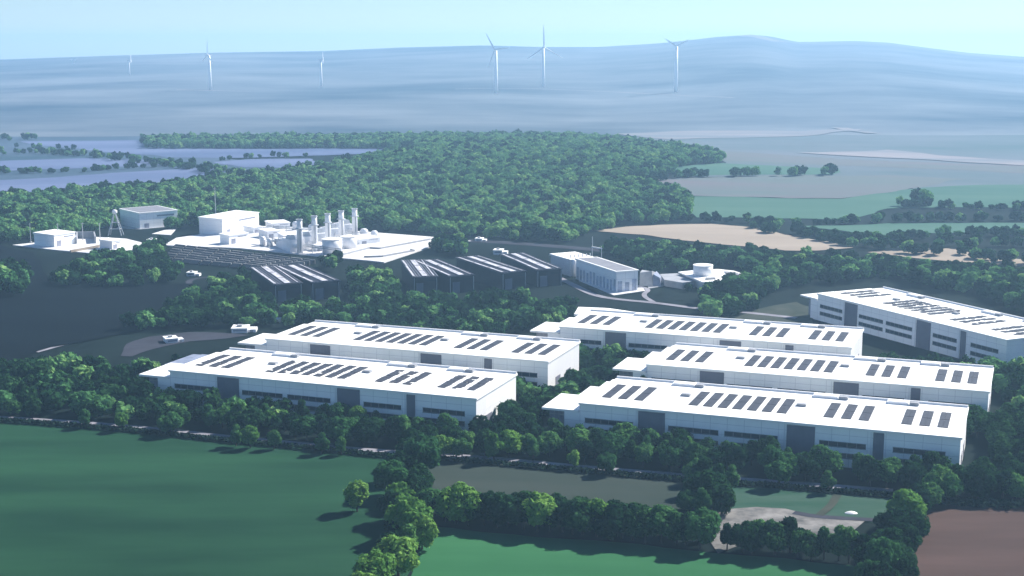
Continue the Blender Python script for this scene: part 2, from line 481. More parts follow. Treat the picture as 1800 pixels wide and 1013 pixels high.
strip('road', [(820, 424), (900, 428), (1000, 436), (1110, 446), (1180, 462)], 14.0, 'asphalt', 'wide dark road between the forest and the dark halls', 'road')
strip('path', [(1440, 908), (1462, 890), (1472, 872)], 2.6, 'dry_grass', 'pale worn track crossing the small pasture', 'path')

# ------------------------------------------------------------------ warehouses
def slab_parts(t, ragged, seed):
    q = random.Random(seed)
    L, D, H = 133.0, 42.0, 13.6
    LOW = -138.0
    body = MB().box(-132, 0, 0, D, 0, H)
    body.build('wall', 'white_cladding', t)
    roof = MB()
    roof.poly([(-132.4, -0.6), (0.5, -0.6), (0.5, D + 0.6), (-130.5, D + 0.6), (-130.5, 35), (-132.4, 35)], H, H + 0.75)
    ro = roof.build('roof', 'white_roof', t)
    par = MB().box(-130.3, 0.3, D - 0.2, D + 0.4, H + 0.753, H + 1.5)
    par.build('parapet', 'white_paint', ro)
    for a, b in ((-107, -98.5), (-54, -45), (-27.5, -20)):
        MB().box(a, b, 37.2, 41.6, H + 0.753, H + 1.55).box(a + 0.4, b - 0.4, 37.6, 41.2, H + 1.55, H + 1.7).build('roof_plant', 'white_paint', ro)
        MB().box(b + 0.3, b + 3.6, 37.0, 39.0, H + 0.753, H + 1.7).box(b + 0.5, b + 3.4, 37.2, 38.8, H + 1.7, H + 1.85).build('roof_vent', 'mid_grey', ro)
    for a in (-100, -57.6):
        MB().box(a, a + 3.4, 22.0, 24.4, H + 0.753, H + 1.5).box(a + 0.2, a + 3.2, 22.2, 24.2, H + 1.5, H + 1.62).build('roof_vent', 'mid_grey', ro)
    # lower wing at the left end, its overhanging canopy and glazed wall
    MB().box(-138, -132.003, 0, 36, 0, 10.6).build('annex', 'white_cladding', t)
    MB().poly([(-146.5, -0.4), (-132.6, -0.4), (-132.6, 37), (-139.5, 37), (-139.5, 22), (-146.5, 22)], 10.6, 11.4).build('canopy', 'white_roof', t)
    g = MB().box(-145, -138.003, 4.5, 20, 0, 10.6)
    gl = g.build('glazed_wall', 'pale_glazing', t)
    bars = MB()
    for z in (2.6, 5.2, 7.8): bars.box(-145.1, -138.02, 4.35, 4.497, z, z + 0.35)
    for i in range(5): bars.box(-145 + i * 1.7, -144.8 + i * 1.7, 4.3, 4.345, 0, 10.5)
    bars.build('glazing_bar', 'mid_grey', gl)
    # grey full height cladding panels
    for a, b in ((-110, -100.3), (-57.1, -47.6), (-28, -24.6)):
        p = MB().box(a, b, -0.14, -0.003, 0, H - 0.35)
        n = max(2, int((b - a) / 1.6))
        for i in range(n + 1):
            x = a + (b - a) * i / n
            p.box(x - 0.06, x + 0.06, -0.2, -0.143, 0, H - 0.4)
        p.build('wall_panel', 'grey_cladding', t)
        MB().box(a - 1.0, a - 0.65, -0.25, -0.003, 0, H - 0.3).build('downpipe', 'white_paint', t)
    for z0 in (7.1, 3.3):
        for a, b in ((-130, -112), (-99, -81), (-78.8, -60.2), (-46, -30.4), (-21.5, -4.6)):
            w = MB().box(a, b, -0.05, -0.003, z0, z0 + 1.65).build('window', 'dark_glass', t)
            fr = MB().box(a - 0.15, b + 0.15, -0.12, -0.003, z0 - 0.22, z0 - 0.003).box(a - 0.15, b + 0.15, -0.12, -0.003, z0 + 1.653, z0 + 1.8)
            n = int((b - a) / 3)
            for i in range(1, n): fr.box(a + (b - a) * i / n - 0.05, a + (b - a) * i / n + 0.05, -0.09, -0.053, z0, z0 + 1.65)
            fr.build('frame', 'mid_grey', w)
    # right end wall
    MB().box(0.003, 0.14, 10, 16, 0, 5.4).build('loading_door', 'grey_cladding', t)
    MB().box(0.003, 0.14, 24, 30, 0, 5.4).build('loading_door', 'grey_cladding', t)
    # rooftop solar panels
    zr = H + 0.753; ja = 0.25 if ragged < 0.05 else 0.5
    us = [-125.1 + 6.1 * i for i in range(3)] + [-92.6 + 5.28 * i for i in range(7)] + [-44.6 + 6.0 * i for i in range(3)] + [-18.3 + 5.95 * i for i in range(3)]
    for u in us:
        p = MB()
        for (v0, v1) in ((10.2, 20.2), (20.9, 30.9)):
            n = 5
            for i in range(n):
                for j in range(2):
                    if ragged and q.random() < ragged: continue
                    a = u - 1.72 + j * 1.74; b = a + 1.68
                    c = v0 + (v1 - v0) * i / n; d = c + (v1 - v0) / n - 0.07
                    s = q.uniform(-ja, ja) * (1.0 if ragged else 0.0)
                    sv = q.uniform(-0.4, 0.4) * (1.0 if ragged else 0.0)
                    p.hexa([(a + s, c + sv, zr + 0.003), (b + s, c + sv, zr + 0.003), (b + s, d + sv, zr + 0.003), (a + s, d + sv, zr + 0.003)],
                           [(a + s, c + sv, zr + 0.22), (b + s, c + sv, zr + 0.22), (b + s, d + sv, zr + 0.30), (a + s, d + sv, zr + 0.30)])
        p.build('solar_panel', 'panel_cell', t)

def warehouse(fr_px, ang, label, ragged=0.0, seed=1):
    o = at(fr_px[0], fr_px[1], 14.3)
    t = thing('warehouse', label, 'warehouse', (o.x, o.y, 0), ang, 'long white warehouses with solar panels on their roofs')
    slab_parts(t, ragged, seed)
    fr = frame(Vector((o.x, o.y, 0)), ang)
    KEEP_OUT.append([fr(-151, -5.5), fr(6, -5.5), fr(6, 47), fr(-151, 47)])
    return t

A20 = R(-20.5)
warehouse((837, 700), A20, 'front left white warehouse facing the wide dark green field', 0.03, 3)
warehouse((963, 635), A20, 'white warehouse directly behind the front left one', 0.0, 4)
w3 = warehouse((1689, 769), A20, 'front right white warehouse nearest the stubble field and pasture', 0.0, 5)
warehouse((1738, 688), A20, 'middle white warehouse of the three stacked on the right', 0.0, 6)
w5 = warehouse((1496, 610.5), A20, 'rearmost white warehouse of the three stacked on the right, with extra back wing', 0.0, 7)
warehouse((1770, 597), R(-64.0), 'white warehouse turned end on beside the right hand wood, with ragged panels', 0.10, 8)
# back wing of the rear warehouse and of the front left one
def back_wing(t):
    MB().poly([(-137, 42.7), (-104, 42.7), (-106, 55), (-128, 62), (-141, 60)], 0, 11.2).build('rear_wing', 'white_cladding', t)
    MB().poly([(-139, 42.8), (-102, 42.8), (-105, 56), (-128, 64), (-143, 62)], 11.2, 12.0).build('rear_canopy', 'white_roof', t)
    MB().poly([(-131, 46), (-122, 46), (-126, 56)], 12.003, 12.5).build('roof_hatch', 'dry_grass', t)
    MB().box(-116, -108, 47, 51, 12.003, 12.6).build('roof_hatch', 'grey_roof', t)
back_wing(w5)
w1 = [o for o in sc.objects if o.name == 'warehouse'][0]
MB().box(-150, -139.8, 22.3, 44, 9.6, 10.3).build('rear_canopy', 'pale_glazing', w1)
MB().box(-139.7, -132.4, 37.5, 50, 9.9, 10.6).build('roof_hatch', 'grey_roof', w1)
MB().box(-148, -134, 24, 48, 0, 9.6).build('rear_wing', 'pale_glazing', w1)

# ------------------------------------------------------------------ dark halls in pairs
def hall(front_l, front_r, depth, label):
    zf = 10.2
    a, b = at(*front_l, zf), at(*front_r, zf)
    d = b - a
    ang = math.atan2(d.y, d.x)
    W = d.length
    t = thing('dark_hall', label, 'industrial hall', (a.x, a.y, 0), ang, 'dark cladded halls with striped roofs')
    D = depth
    MB().poly([(0.6, 0.6), (W - 0.6, 0.6), (W - 0.6, D - 0.6), (0.6, D - 0.6)], 0, lambda x, y: zf - 0.4 + 1.6 * y / D).build('wall', 'dark_cladding', t)
    rise = lambda v: zf + 1.6 * v / D
    n = 9
    rf = MB()
    for i in range(n):                               # ribbed roof sheets
        x0, x1 = W * i / n, W * (i + 1) / n
        xm = (x0 + x1) / 2
        for (p, q, e0, e1) in ((x0, xm, 0.0, 0.5), (xm, x1, 0.5, 0.0)):
            rf.hexa([(p, 0, rise(0) - 0.35), (q, 0, rise(0) - 0.35), (q, D, rise(D) - 0.35), (p, D, rise(D) - 0.35)],
                    [(p, 0, rise(0) + e0), (q, 0, rise(0) + e1), (q, D, rise(D) + e1), (p, D, rise(D) + e0)])
    ro = rf.build('roof', 'dark_roof', t)
    for (f0, f1) in ((0.02, 0.10), (0.38, 0.58), (0.80, 0.84)):
        s = MB()
        v0 = 1.0 if f0 < 0.3 else 0.5
        vs = [v0, D * 0.28, D * 0.3, D * 0.6, D * 0.62, D - 3]
        for k in range(0, 6, 2):
            w = 0.0 if k == 0 else rnd.uniform(-0.012, 0.02)
            x0, x1 = W * (f0 + w), W * (f1 + w)
            s.hexa([(x0, vs[k], rise(vs[k]) + 0.503), (x1, vs[k], rise(vs[k]) + 0.503), (x1, vs[k + 1], rise(vs[k + 1]) + 0.503), (x0, vs[k + 1], rise(vs[k + 1]) + 0.503)],
                   [(x0, vs[k], rise(vs[k]) + 0.62), (x1, vs[k], rise(vs[k]) + 0.62), (x1, vs[k + 1], rise(vs[k + 1]) + 0.62), (x0, vs[k + 1], rise(vs[k + 1]) + 0.62)])
        s.build('rooflight', 'rooflight', ro)
    MB().box(W * 0.15, W * 0.42, 0.45, 0.597, 0, 6.5).build('loading_door', 'grey_cladding', t)
    for x in (0.9, W - 1.3):
        MB().box(x, x + 0.4, 0.3, 0.597, 0, zf - 0.8).build('downpipe', 'mid_grey', t)
    MB().box(W * 0.55, W * 0.9, 0.5, 0.597, 7.4, 8.3).build('window', 'dark_glass', t)
    fr = frame(Vector((a.x, a.y, 0)), ang)
    KEEP_OUT.append([fr(-8, -36), fr(W + 8, -36), fr(W + 4, D + 4), fr(-4, D + 4)])
for fl, fr_, dp, lb in (((481, 501), (533, 497.5), 58, 'leftmost of the six dark halls, below the solar array'),
                        ((547, 497.5), (599, 493), 58, 'second dark hall from the left, right of the leftmost one'),
                        ((725, 487.5), (771, 486), 56, 'third dark hall from the left, below the white plant slab'),
                        ((789, 486.5), (836, 483), 56, 'fourth dark hall from the left, right of centre pair gap'),
                        ((882, 480.5), (927, 476.5), 60, 'fifth dark hall from the left with a low white shed behind'),
                        ((943, 475.5), (990, 472.5), 60, 'rightmost of the six dark halls, beside the white silo building')):
    hall(fl, fr_, dp, lb)

# ------------------------------------------------------------------ white plant on its slab
def pad(name, pts, h, m, label, cat='slab'):
    P = [at(*p, 0.0) for p in pts]
    c = sum((Vector(p) for p in P), Vector()) / len(P)
    o = MB().poly([(p.x - c.x, p.y - c.y) for p in P], -0.3, h).build(name, m, loc=(c.x, c.y, 0))
    KEEP_OUT.append([c + (p - c) * 1.04 for p in P])
    return tag(o, label, cat)
pad('concrete_slab', [(288, 433), (310, 420), (365, 412), (455, 399), (520, 402), (640, 409), (770, 419), (828, 425), (790, 431), (765, 433), (675, 463), (648, 460), (560, 452), (420, 438)], 0.8, 'pale_concrete', 'big white concrete slab carrying the five chimneys')
pad('concrete_slab', [(22, 432), (70, 427), (150, 417), (222, 421), (258, 430), (238, 441), (155, 446), (100, 441)], 0.6, 'pale_concrete', 'pale concrete slab of the small works at far left')
pad('concrete_slab', [(205, 402), (246, 404), (313, 398), (318, 394), (290, 391), (215, 396)], 0.4, 'mid_grey', 'grey slab under the white hall by the lattice tower')
pad('concrete_slab', [(267, 412), (290, 405), (311, 402), (300, 414)], 0.4, 'pale_concrete', 'small detached pale slab left of the big box building')

def corner_box(near, right, left):
    c, r, l = at(*near, 0.0), at(*right, 0.0), at(*left, 0.0)
    d = r - c
    ang = math.atan2(d.y, d.x)
    v = Vector((-math.sin(ang), math.cos(ang), 0))
    return c, ang, d.length, max(6.0, (l - c).dot(v))
def keep(c, ang, L, D, m=4):
    fr = frame(Vector((c.x, c.y, 0)), ang)
    KEEP_OUT.append([fr(-m, -m), fr(L + m, -m), fr(L + m, D + m), fr(-m, D + m)])

def box_building(near, right, left, hpx, label, name='white_building', cat='building', base=0.0, roofm='white_roof', dark_roof=False, strips=False, extra=None):
    c, ang, L, D = corner_box(near, right, left)
    H = hpx * mpp(c) * 1.02
    t = thing(name, label, cat, (c.x, c.y, base), ang)
    MB().box(0, L, 0, D, 0, H).build('wall', 'white_cladding', t)
    ro = MB().poly([(-0.5, -0.5), (L + 0.5, -0.5), (L + 0.5, D + 0.5), (-0.5, D + 0.5)], H, lambda x, y: H + 0.5 + 0.6 * y / D).build('roof', roofm, t)
    if dark_roof:
        MB().poly([(0.8, 1.0), (L - 0.8, 1.0), (L - 0.8, D - 1), (0.8, D - 1)], H + 0.45, lambda x, y: H + 0.58 + 0.6 * y / D).build('roof_sheet', 'grey_roof', ro)
    if strips:
        n = max(4, int(D / 4.2))
        for i in range(n):
            y0 = D * (i + 0.15) / n
            MB().box(-0.14, -0.003, y0, y0 + D / n * 0.55, 0, H * (0.45 + 0.25 * rnd.random())).build('window', 'glazing_strip', t)
        for i in range(3):
            x0 = L * (i + 0.2) / 3
            MB().box(x0, x0 + L / 3 * 0.6, -0.14, -0.003, 0, H * (0.4 + 0.2 * rnd.random())).build('window', 'glazing_strip', t)
    else:
        MB().box(L * 0.12, L * 0.12 + 4, -0.12, -0.003, 0, min(4.2, H * 0.6)).build('loading_door', 'pale_glazing', t)
        MB().box(L * 0.45, L * 0.9, -0.1, -0.003, H * 0.72, H * 0.82).build('window', 'pale_glazing', t)
    keep(c, ang, L, D)
    if extra: extra(t, L, D, H)
    return t

box_building((391.4, 415), (455.6, 402), (367.8, 409), 28.5, 'tall plain white box building on the big slab near the chimneys')
box_building((403, 432), (437, 427), (387.5, 430), 15, 'low white box building at the front of the big slab', base=0.8)
box_building((246, 403), (313, 397), (210, 396), 27, 'white hall with grey sloping roof by the lattice tower', dark_roof=True, strips=False)
box_building((96, 436), (133, 430), (72, 431), 20, 'white block on the slab of the far left works', base=0.6)
box_building((197.5, 440), (213, 437), (178, 438), 15, 'small white block beside the trees at the far left works')
def silo_front(t, L, D, H):
    n = 6
    for i in range(n):
        x = 1.8 + (L - 3.6) * i / (n - 1)
        MB().lathe(x, -1.2, [(1.5, 0), (1.5, H - 0.6), (0.9, H + 0.3), (0.2, H + 0.5)], 16).build('silo', 'white_paint', t, smooth=True)
        MB().tube((x, 3, H + 1.0), (x, 3, H + 3.0), 0.35, 0.3, 8).build('vent_pipe', 'steel', t)
box_building((1003, 486), (1046, 482), (976, 476), 28, 'white building fronted by a row of round silos', extra=silo_front)
box_building((1083, 514), (1121, 511), (1036, 489), 35, 'white hall with grey roof and glazed lower walls beyond the rear warehouse', dark_roof=True, strips=True)
pad('concrete_slab', [(1017, 494), (1036, 486), (1083, 506), (1130, 507), (1134, 512), (1079, 520)], 0.3, 'pale_concrete', 'pale plinth round the hall with glazed lower walls')
pad('concrete_slab', [(1135, 487), (1165, 484), (1170, 503), (1140, 508)], 0.25, 'mid_grey', 'grey yard right of the glazed white hall')
# grey angular shed beside it
c = at(1124, 503, 0.0)
t = thing('angular_shed', 'grey folded roof shed right of the hall with glazed lower walls', 'shed', (c.x, c.y, 0), R(-12))
MB().hexa([(0, 0, 0), (8, 0, 0), (9, 12, 0), (0, 12, 0)], [(0, 1, 8), (7, 3, 9), (8, 12, 7), (0, 12, 8)]).build('wall', 'mid_grey', t)
MB().hexa([(8.2, -1, 0), (13, 1, 0), (13, 10, 0), (9.2, 10, 0)], [(8.2, 0, 7.5), (12, 2, 5.0), (12, 9, 5), (9.2, 9, 8)]).build('annex', 'pale_glazing', t)
keep(c, R(-12), 14, 13)

# chimneys, boilers and tanks
CH = [((527.5, 445), 58), ((553.5, 439), 58), ((577, 433), 56), ((600.5, 424), 52), ((624, 416), 48)]
for i, ((x, y), h) in enumerate(CH):
    c = at(x, y, 0.8)
    H = h * mpp(c)
    lab = ['foremost and leftmost of the five white chimneys', 'second white chimney from the left', 'middle one of the five white chimneys', 'fourth white chimney from the left, behind the right tank', 'rightmost of the five white chimneys, tallest looking'][i]
    t = thing('chimney', lab, 'chimney', (c.x, c.y, 0.8), R(20), 'five white chimneys of the plant')
    MB().lathe(0, 0, [(2.1, 0), (2.0, H * 0.8), (1.9, H)], 24).build('shaft', 'white_paint', t, smooth=True)
    MB().lathe(0, 0, [(2.3, H - 0.01), (2.3, H + 0.8), (1.7, H + 0.81), (1.7, H + 0.5)], 24).build('rim', 'steel', t)
    MB().lathe(0, 0, [(2.05, H * 0.74), (3.2, H * 0.745), (3.2, H * 0.76), (2.05, H * 0.765)], 24).build('platform', 'steel', t)
    MB().box(-0.25, 0.25, -2.5, -2.12, 1, H * 0.74).build('ladder', 'mid_grey', t)
    keep(c, 0, 1, 1, 5)
    # boiler house feeding the chimney
    b = at(x - 9, y - 1.5, 0.8)
    lb = ['boiler house joined to the leftmost chimney', 'boiler house joined to the second chimney', 'boiler house joined to the middle chimney', 'boiler house joined to the fourth chimney', 'boiler house joined to the rightmost chimney'][i]
    t = thing('boiler_house', lb, 'boiler house', (b.x, b.y, 0.8), R(118), 'boiler houses behind the chimneys')
    MB().hexa([(0, -3.4, 0), (20, -3.4, 0), (20, 3.4, 0), (0, 3.4, 0)], [(1.5, -3.2, 8.5), (18, -3.2, 8.5), (18, 3.2, 8.5), (1.5, 3.2, 8.5)]).build('wall', 'white_paint', t)
    MB().hexa([(4, -2.2, 8.503), (13, -2.2, 8.503), (13, 2.2, 8.503), (4, 2.2, 8.503)], [(5, -1.6, 11.5), (12, -1.6, 11), (12, 1.6, 11), (5, 1.6, 11.5)]).build('hood', 'steel', t)
    MB().tube((0, 0, 4), (-5.5, -2.2, 5.5), 1.6, 1.3, 14).build('duct', 'white_paint', t, smooth=True)
    MB().box(20.01, 33, -2.6, 2.6, 0, 5.2).box(22, 26, -1.8, 1.8, 5.2, 7.2).box(28, 31.5, -1.5, 1.5, 5.2, 6.4).build('turbine_housing', 'white_paint', t)
    MB().tube((33, 0, 2.6), (39, 0, 2.6), 2.2, 2.2, 16).build('generator', 'mid_grey', t, smooth=True)
for (x, y, r, h), lb in (((582.5, 447, 17.5, 25), 'front white round tank with shallow domed roof at slab edge'), ((612, 437, 14.5, 20), 'rear white round tank behind the front one')):
    c = at(x, y, 0.8); k = mpp(c); rr, hh = r * k, h * k
    c.y += rr * 0.7
    t = thing('storage_tank', lb, 'tank', (c.x, c.y, 0.8), 0, 'two white storage tanks')
    MB().lathe(0, 0, [(rr, 0), (rr, hh)], 40).build('shell', 'white_paint', t, smooth=True)
    MB().lathe(0, 0, [(rr + 0.25, hh), (rr + 0.25, hh + 0.3), (rr * 0.6, hh + 0.9), (rr * 0.2, hh + 1.25), (0.05, hh + 1.3)], 40).build('roof', 'white_roof', t)
    MB().tube((rr * 0.5, 0, hh + 0.8), (rr * 0.5, 0, hh + 2.0), 0.3, 0.3, 8).build('vent_pipe', 'steel', t)
c_list = [((632, 432), (668, 428), (626, 426), 8, 'long low white shed right of the tanks'),
          ((556, 444), (572, 443), (548, 440), 9, 'little white hut between the two front chimneys'),
          ((470, 421), (492, 419), (462, 417), 11, 'white equipment block left of the boiler houses'),
          ((446, 412), (462, 410), (440, 408), 9, 'white equipment block by the tall plain box building'),
          ((500, 428), (516, 427), (494, 423), 10, 'white equipment block between chimneys and low box building'),
          ((478, 405), (510, 403), (470, 401), 9, 'white low block at the rear edge of the slab')]
for a, b, d, h, lb in c_list:
    box_building(a, b, d, h, lb, name='equipment_block', cat='equipment', base=0.8, roofm='white_paint')
for px, py, rpx, hpx, lb in ((462, 432, 5, 14, 'slim white vessel left of the front chimneys'), (474, 433, 5, 12, 'second slim white vessel left of the front chimneys'), (548, 410, 6, 13, 'white vessel at the rear of the slab behind the chimneys'), (640, 416, 7, 11, 'squat white vessel just right of the rightmost chimney'), (658, 418, 6, 10, 'small squat white vessel near the slab back edge'), (520, 404, 6, 12, 'white vessel behind the boiler houses')):
    c = at(px, py, 0.8); k = mpp(c); r_, h_ = rpx * k, hpx * k
    t = thing('process_vessel', lb, 'tank', (c.x, c.y, 0.8), 0, 'small white vessels on the plant slab')
    MB().lathe(0, 0, [(r_, 0.6), (r_, h_), (r_ * 0.6, h_ + r_ * 0.4), (0.1, h_ + r_ * 0.5)], 20).build('shell', 'white_paint', t, smooth=True)
    MB().lathe(0, 0, [(r_ * 1.15, 0), (r_ * 1.15, 0.597)], 20).build('base', 'mid_grey', t)
    MB().lathe(0, 0, [(r_ * 1.02, h_ * 0.7), (r_ * 1.22, h_ * 0.71), (r_ * 1.22, h_ * 0.74), (r_ * 1.02, h_ * 0.75)], 20).build('platform', 'steel', t)
for line, lb in (([(455, 428), (520, 441), (600, 452)], 'long pipe rack along the front of the plant slab'), ([(470, 409), (560, 414), (632, 422)], 'pipe rack crossing the plant slab behind the chimneys')):
    P = [at(*p, 0.8) for p in line]
    t = thing('pipe_rack', lb, 'pipe rack', P[0], 0, 'pipe racks on the plant slab')
    for dz, r_ in ((4.2, 0.45), (5.4, 0.35)):
        m_ = MB()
        for a, b in zip(P, P[1:]): m_.tube(a - P[0] + Vector((0, 0, dz)), b - P[0] + Vector((0, 0, dz)), r_, r_, 10)
        m_.build('pipe', 'steel', t)
    for a, b in zip(P, P[1:]):
        n = int((b - a).length / 11)
        for i in range(n):
            q = a.lerp(b, (i + 0.5) / n) - P[0]
            MB().box(q.x - 0.2, q.x + 0.2, q.y - 0.9, q.y + 0.9, 0, 5.8).build('post', 'mid_grey', t)
def low_wall(line, label, h=1.1, m='mid_grey', z=0.8):
    P = [at(*p, z) for p in line]
    mb = MB()
    o = P[0]
    for a, b in zip(P, P[1:]):
        d = (b - a); d.z = 0; L = d.length; d.normalize(); n = Vector((-d.y, d.x, 0)) * 0.5
        q = [a - n - o, b - n - o, b + n - o, a + n - o]
        mb.poly([(p.x, p.y) for p in q], 0, h)
    return tag(mb.build('low_wall', m, loc=(o.x, o.y, z)), label, 'wall')
low_wall([(602, 449), (650, 437), (668, 438), (756, 422)], 'thin grey wall crossing the right part of the big slab')
low_wall([(640, 453), (672, 452), (728, 442), (722, 440)], 'low grey wall near the front edge of the big slab')
low_wall([(124, 444), (178, 434)], 'long low pinkish wall on the slab of the far left works', 1.6, 'tan', 0.6)
low_wall([(134, 429), (136, 419), (166, 419), (168, 428)], 'grey screen wall round tanks at the far left works', 5.0, 'mid_grey', 0.6)

# solar array of tilted tables
group = 'rows of tilted solar tables below the plant slab'
NR = 7
for i in range(NR):
    f = i / (NR - 1)
    a = at(300 - 20 * f, 437 + 24 * f, 0.0)
    b = at(545 - 55 * f, 466 + 13 * f, 0.0)
    d = b - a; L = d.length; ang = math.atan2(d.y, d.x)
    lab = 'row of tilted solar tables nearest the plant slab' if i == 0 else 'front row of tilted solar tables nearest the dark halls' if i == NR - 1 else 'middle row of tilted solar tables between slab and dark halls'
    t = thing('solar_array', lab, 'solar panels', (a.x, a.y, 0), ang, group)
    n = 12
    for k in range(n):
        x0 = L * k / n + 0.6; x1 = x0 + L / n * 0.90
        y0 = (k % 3) * 0.5; z0 = 0.6; z1 = 2.6
        o = MB().hexa([(x0, y0, z0), (x1, y0, z0), (x1, y0 + 4.2, z1), (x0, y0 + 4.2, z1)], [(x0, y0, z0 + .1), (x1, y0, z0 + .1), (x1, y0 + 4.2, z1 + .1), (x0, y0 + 4.2, z1 + .1)]).build('solar_panel', 'field_cell', t)
        s = MB()
        s.box(x0, x1, y0 + 4.22, y0 + 4.62, 0, z1 + 0.22)
        s.build('frame', 'pale_concrete' if rnd.random() < 0.5 else 'mid_grey', o)  # pale edge strips painted for the glints along the table tops
KEEP_OUT.append([at(*p) for p in [(285, 433), (420, 440), (555, 460), (560, 474), (500, 484), (400, 478), (280, 458)]])

# round topped terminal at right centre
c = at(1236, 497, 0.0)
t = thing('terminal_building', 'low white spreading building with a round drum on its roof', 'building', (c.x, c.y, 0), 0)
loc = lambda p, z: (at(*p, z).x - c.x, at(*p, z).y - c.y)
rp = [loc(p, 5.0) for p in [(1192, 480), (1222, 477), (1262, 475), (1290, 478), (1323, 489), (1288, 493), (1262, 496), (1235, 498), (1210, 487)]]
cc = (sum(p[0] for p in rp) / len(rp), sum(p[1] for p in rp) / len(rp))
MB().poly([(cc[0] + (p[0] - cc[0]) * 0.88, cc[1] + (p[1] - cc[1]) * 0.88) for p in rp], 0, 5.0).build('wall', 'white_paint', t)
MB().poly(rp, 5.0, 5.7).build('roof', 'white_roof', t)
dc = loc((1237.5, 486), 5.7); k = mpp(c); 
MB().lathe(dc[0], dc[1] + 5, [(17 * k, 5.703), (17 * k, 11.6)], 40).build('drum', 'white_paint', t, smooth=True)
MB().lathe(dc[0], dc[1] + 5, [(17.4 * k, 11.6), (17.4 * k, 12.0), (0.1, 12.9)], 40).build('drum_roof', 'white_roof', t)
MB().poly([loc(p, 5.8) for p in [(1273, 478), (1292, 479), (1305, 485), (1278, 484)]], 5.703, 6.2).build('roof_sheet', 'grey_roof', t)
MB().poly([loc(p, 5.8) for p in [(1240, 490), (1256, 489), (1258, 491), (1242, 492)]], 5.703, 6.6).build('roof_hatch', 'mid_grey', t)
MB().poly([loc(p, 4.0) for p in [(1160, 482), (1190, 480.5), (1222, 494), (1200, 497), (1168, 492)]], 0, 4.0).build('annex', 'mid_grey', t)
KEEP_OUT.append([at(*p) for p in [(1160, 480), (1240, 474), (1300, 476), (1335, 494), (1300, 503), (1165, 512)]])

# small white buildings scattered about
def gatehouse(px, py, wpx, dpt, hpx, ang, label, name='gatehouse', cat='building'):
    c = at(px, py, 0.0); k = mpp(c); W, H = wpx * k, max(2.6, hpx * k)
    t = thing(name, label, cat, (c.x, c.y, 0), ang)
    H *= 0.85; dpt *= 0.8
    MB().box(0, W * 0.66, 0, dpt, 0, H).build('wall', 'white_paint', t)
    MB().box(W * 0.66 + 0.003, W, dpt * 0.15, dpt * 0.9, 0, H * 0.7).build('annex', 'white_paint', t)
    MB().box(-0.25, W * 0.66 + 0.25, -0.25, dpt + 0.25, H, H + 0.3).build('roof', 'white_roof', t)
    MB().box(W * 0.2, W * 0.4, dpt * 0.35, dpt * 0.65, H + 0.303, H + 1.2).build('roof_hatch', 'mid_grey', t)
    MB().box(0.8, W * 0.6, -0.1, -0.003, H * 0.4, H * 0.75).build('window', 'pale_glazing', t)
    MB().box(W * 0.74, W * 0.88, dpt * 0.15 - 0.1, dpt * 0.15 - 0.003, 0, H * 0.5).build('door', 'mid_grey', t)
    keep(c, ang, W, dpt, 3)
gatehouse(292, 605, 32, 9, 9, R(24), 'small white gatehouse on the grey asphalt apron')
gatehouse(407, 586, 42, 12, 9, R(4), 'white low building just behind the second left warehouse')
gatehouse(466, 567, 26, 8, 7, R(0), 'tiny white hut in trees behind the second left warehouse')
gatehouse(648, 497, 27, 12, 8, R(-6), 'white shed in the trees between the first two pairs of dark halls', 'shed', 'shed')
gatehouse(867, 448, 24, 10, 9, R(-8), 'white shed behind the fifth dark hall', 'shed', 'shed')
gatehouse(835, 425, 19, 8, 6, R(-10), 'white hut at the far tip of the big slab', 'shed', 'shed')
gatehouse(258, 427, 19, 8, 6, R(-10), 'small white hut at the right end of the far left works', 'shed', 'shed')
gatehouse(436, 505, 9, 6, 4, R(0), 'tiny white kiosk left of the leftmost dark hall', 'shed', 'shed')
gatehouse(328, 486, 22, 7, 4, R(-5), 'flat white shelter at the fork of the grey path', 'shed', 'shed')
# white covered mound in the pasture
c = at(1496, 903, 0.0)
m_ = MB().lathe(0, 0, [(2.2, 0), (2.0, 0.5), (1.3, 1.1), (0.5, 1.5), (0.05, 1.6)], 14)
m_.v = [(x * 0.95, y * 0.6, z * 0.5) for x, y, z in m_.v]
tag(m_.build('covered_heap', 'white_paint', loc=(c.x, c.y, 0)), 'white sheeted heap on the small pasture by the lane', 'heap')

# lattice tower, masts, goal-shaped frame
a, b = at(192.5, 414, 0.0), at(210, 415.5, 0.0)
W = (b - a).length; k = mpp(a); H = 38 * k
t = thing('lattice_tower', 'grey leaning leg lattice tower with a white tank on top', 'tower', ((a.x + b.x) / 2, a.y + 1, 0), 0)
for sx, sy in ((-1, -1), (1, -1), (1, 1), (-1, 1)):
    MB().tube((sx * W / 2, sy * W * 0.3, 0), (sx * 0.6, sy * 0.6, H), 0.42, 0.3, 8).build('leg', 'steel', t)
br = MB()
for f in (0.3, 0.6):
    w, d = W / 2 * (1 - f) + 0.6 * f, W * 0.3 * (1 - f) + 0.6 * f
    q = [(-w, -d, H * f), (w, -d, H * f), (w, d, H * f), (-w, d, H * f)]
    for i in range(4): br.tube(q[i], q[(i + 1) % 4], 0.22, 0.22, 6)
br.build('brace', 'steel', t)
MB().lathe(0, 0, [(0.8, H - 0.2), (1.9, H + 0.6), (1.9, H + 2.6), (0.5, H + 3.2)], 16).build('tank', 'white_paint', t, smooth=True)
keep(at(201, 415, 0.0), 0, 1, 1, 8)
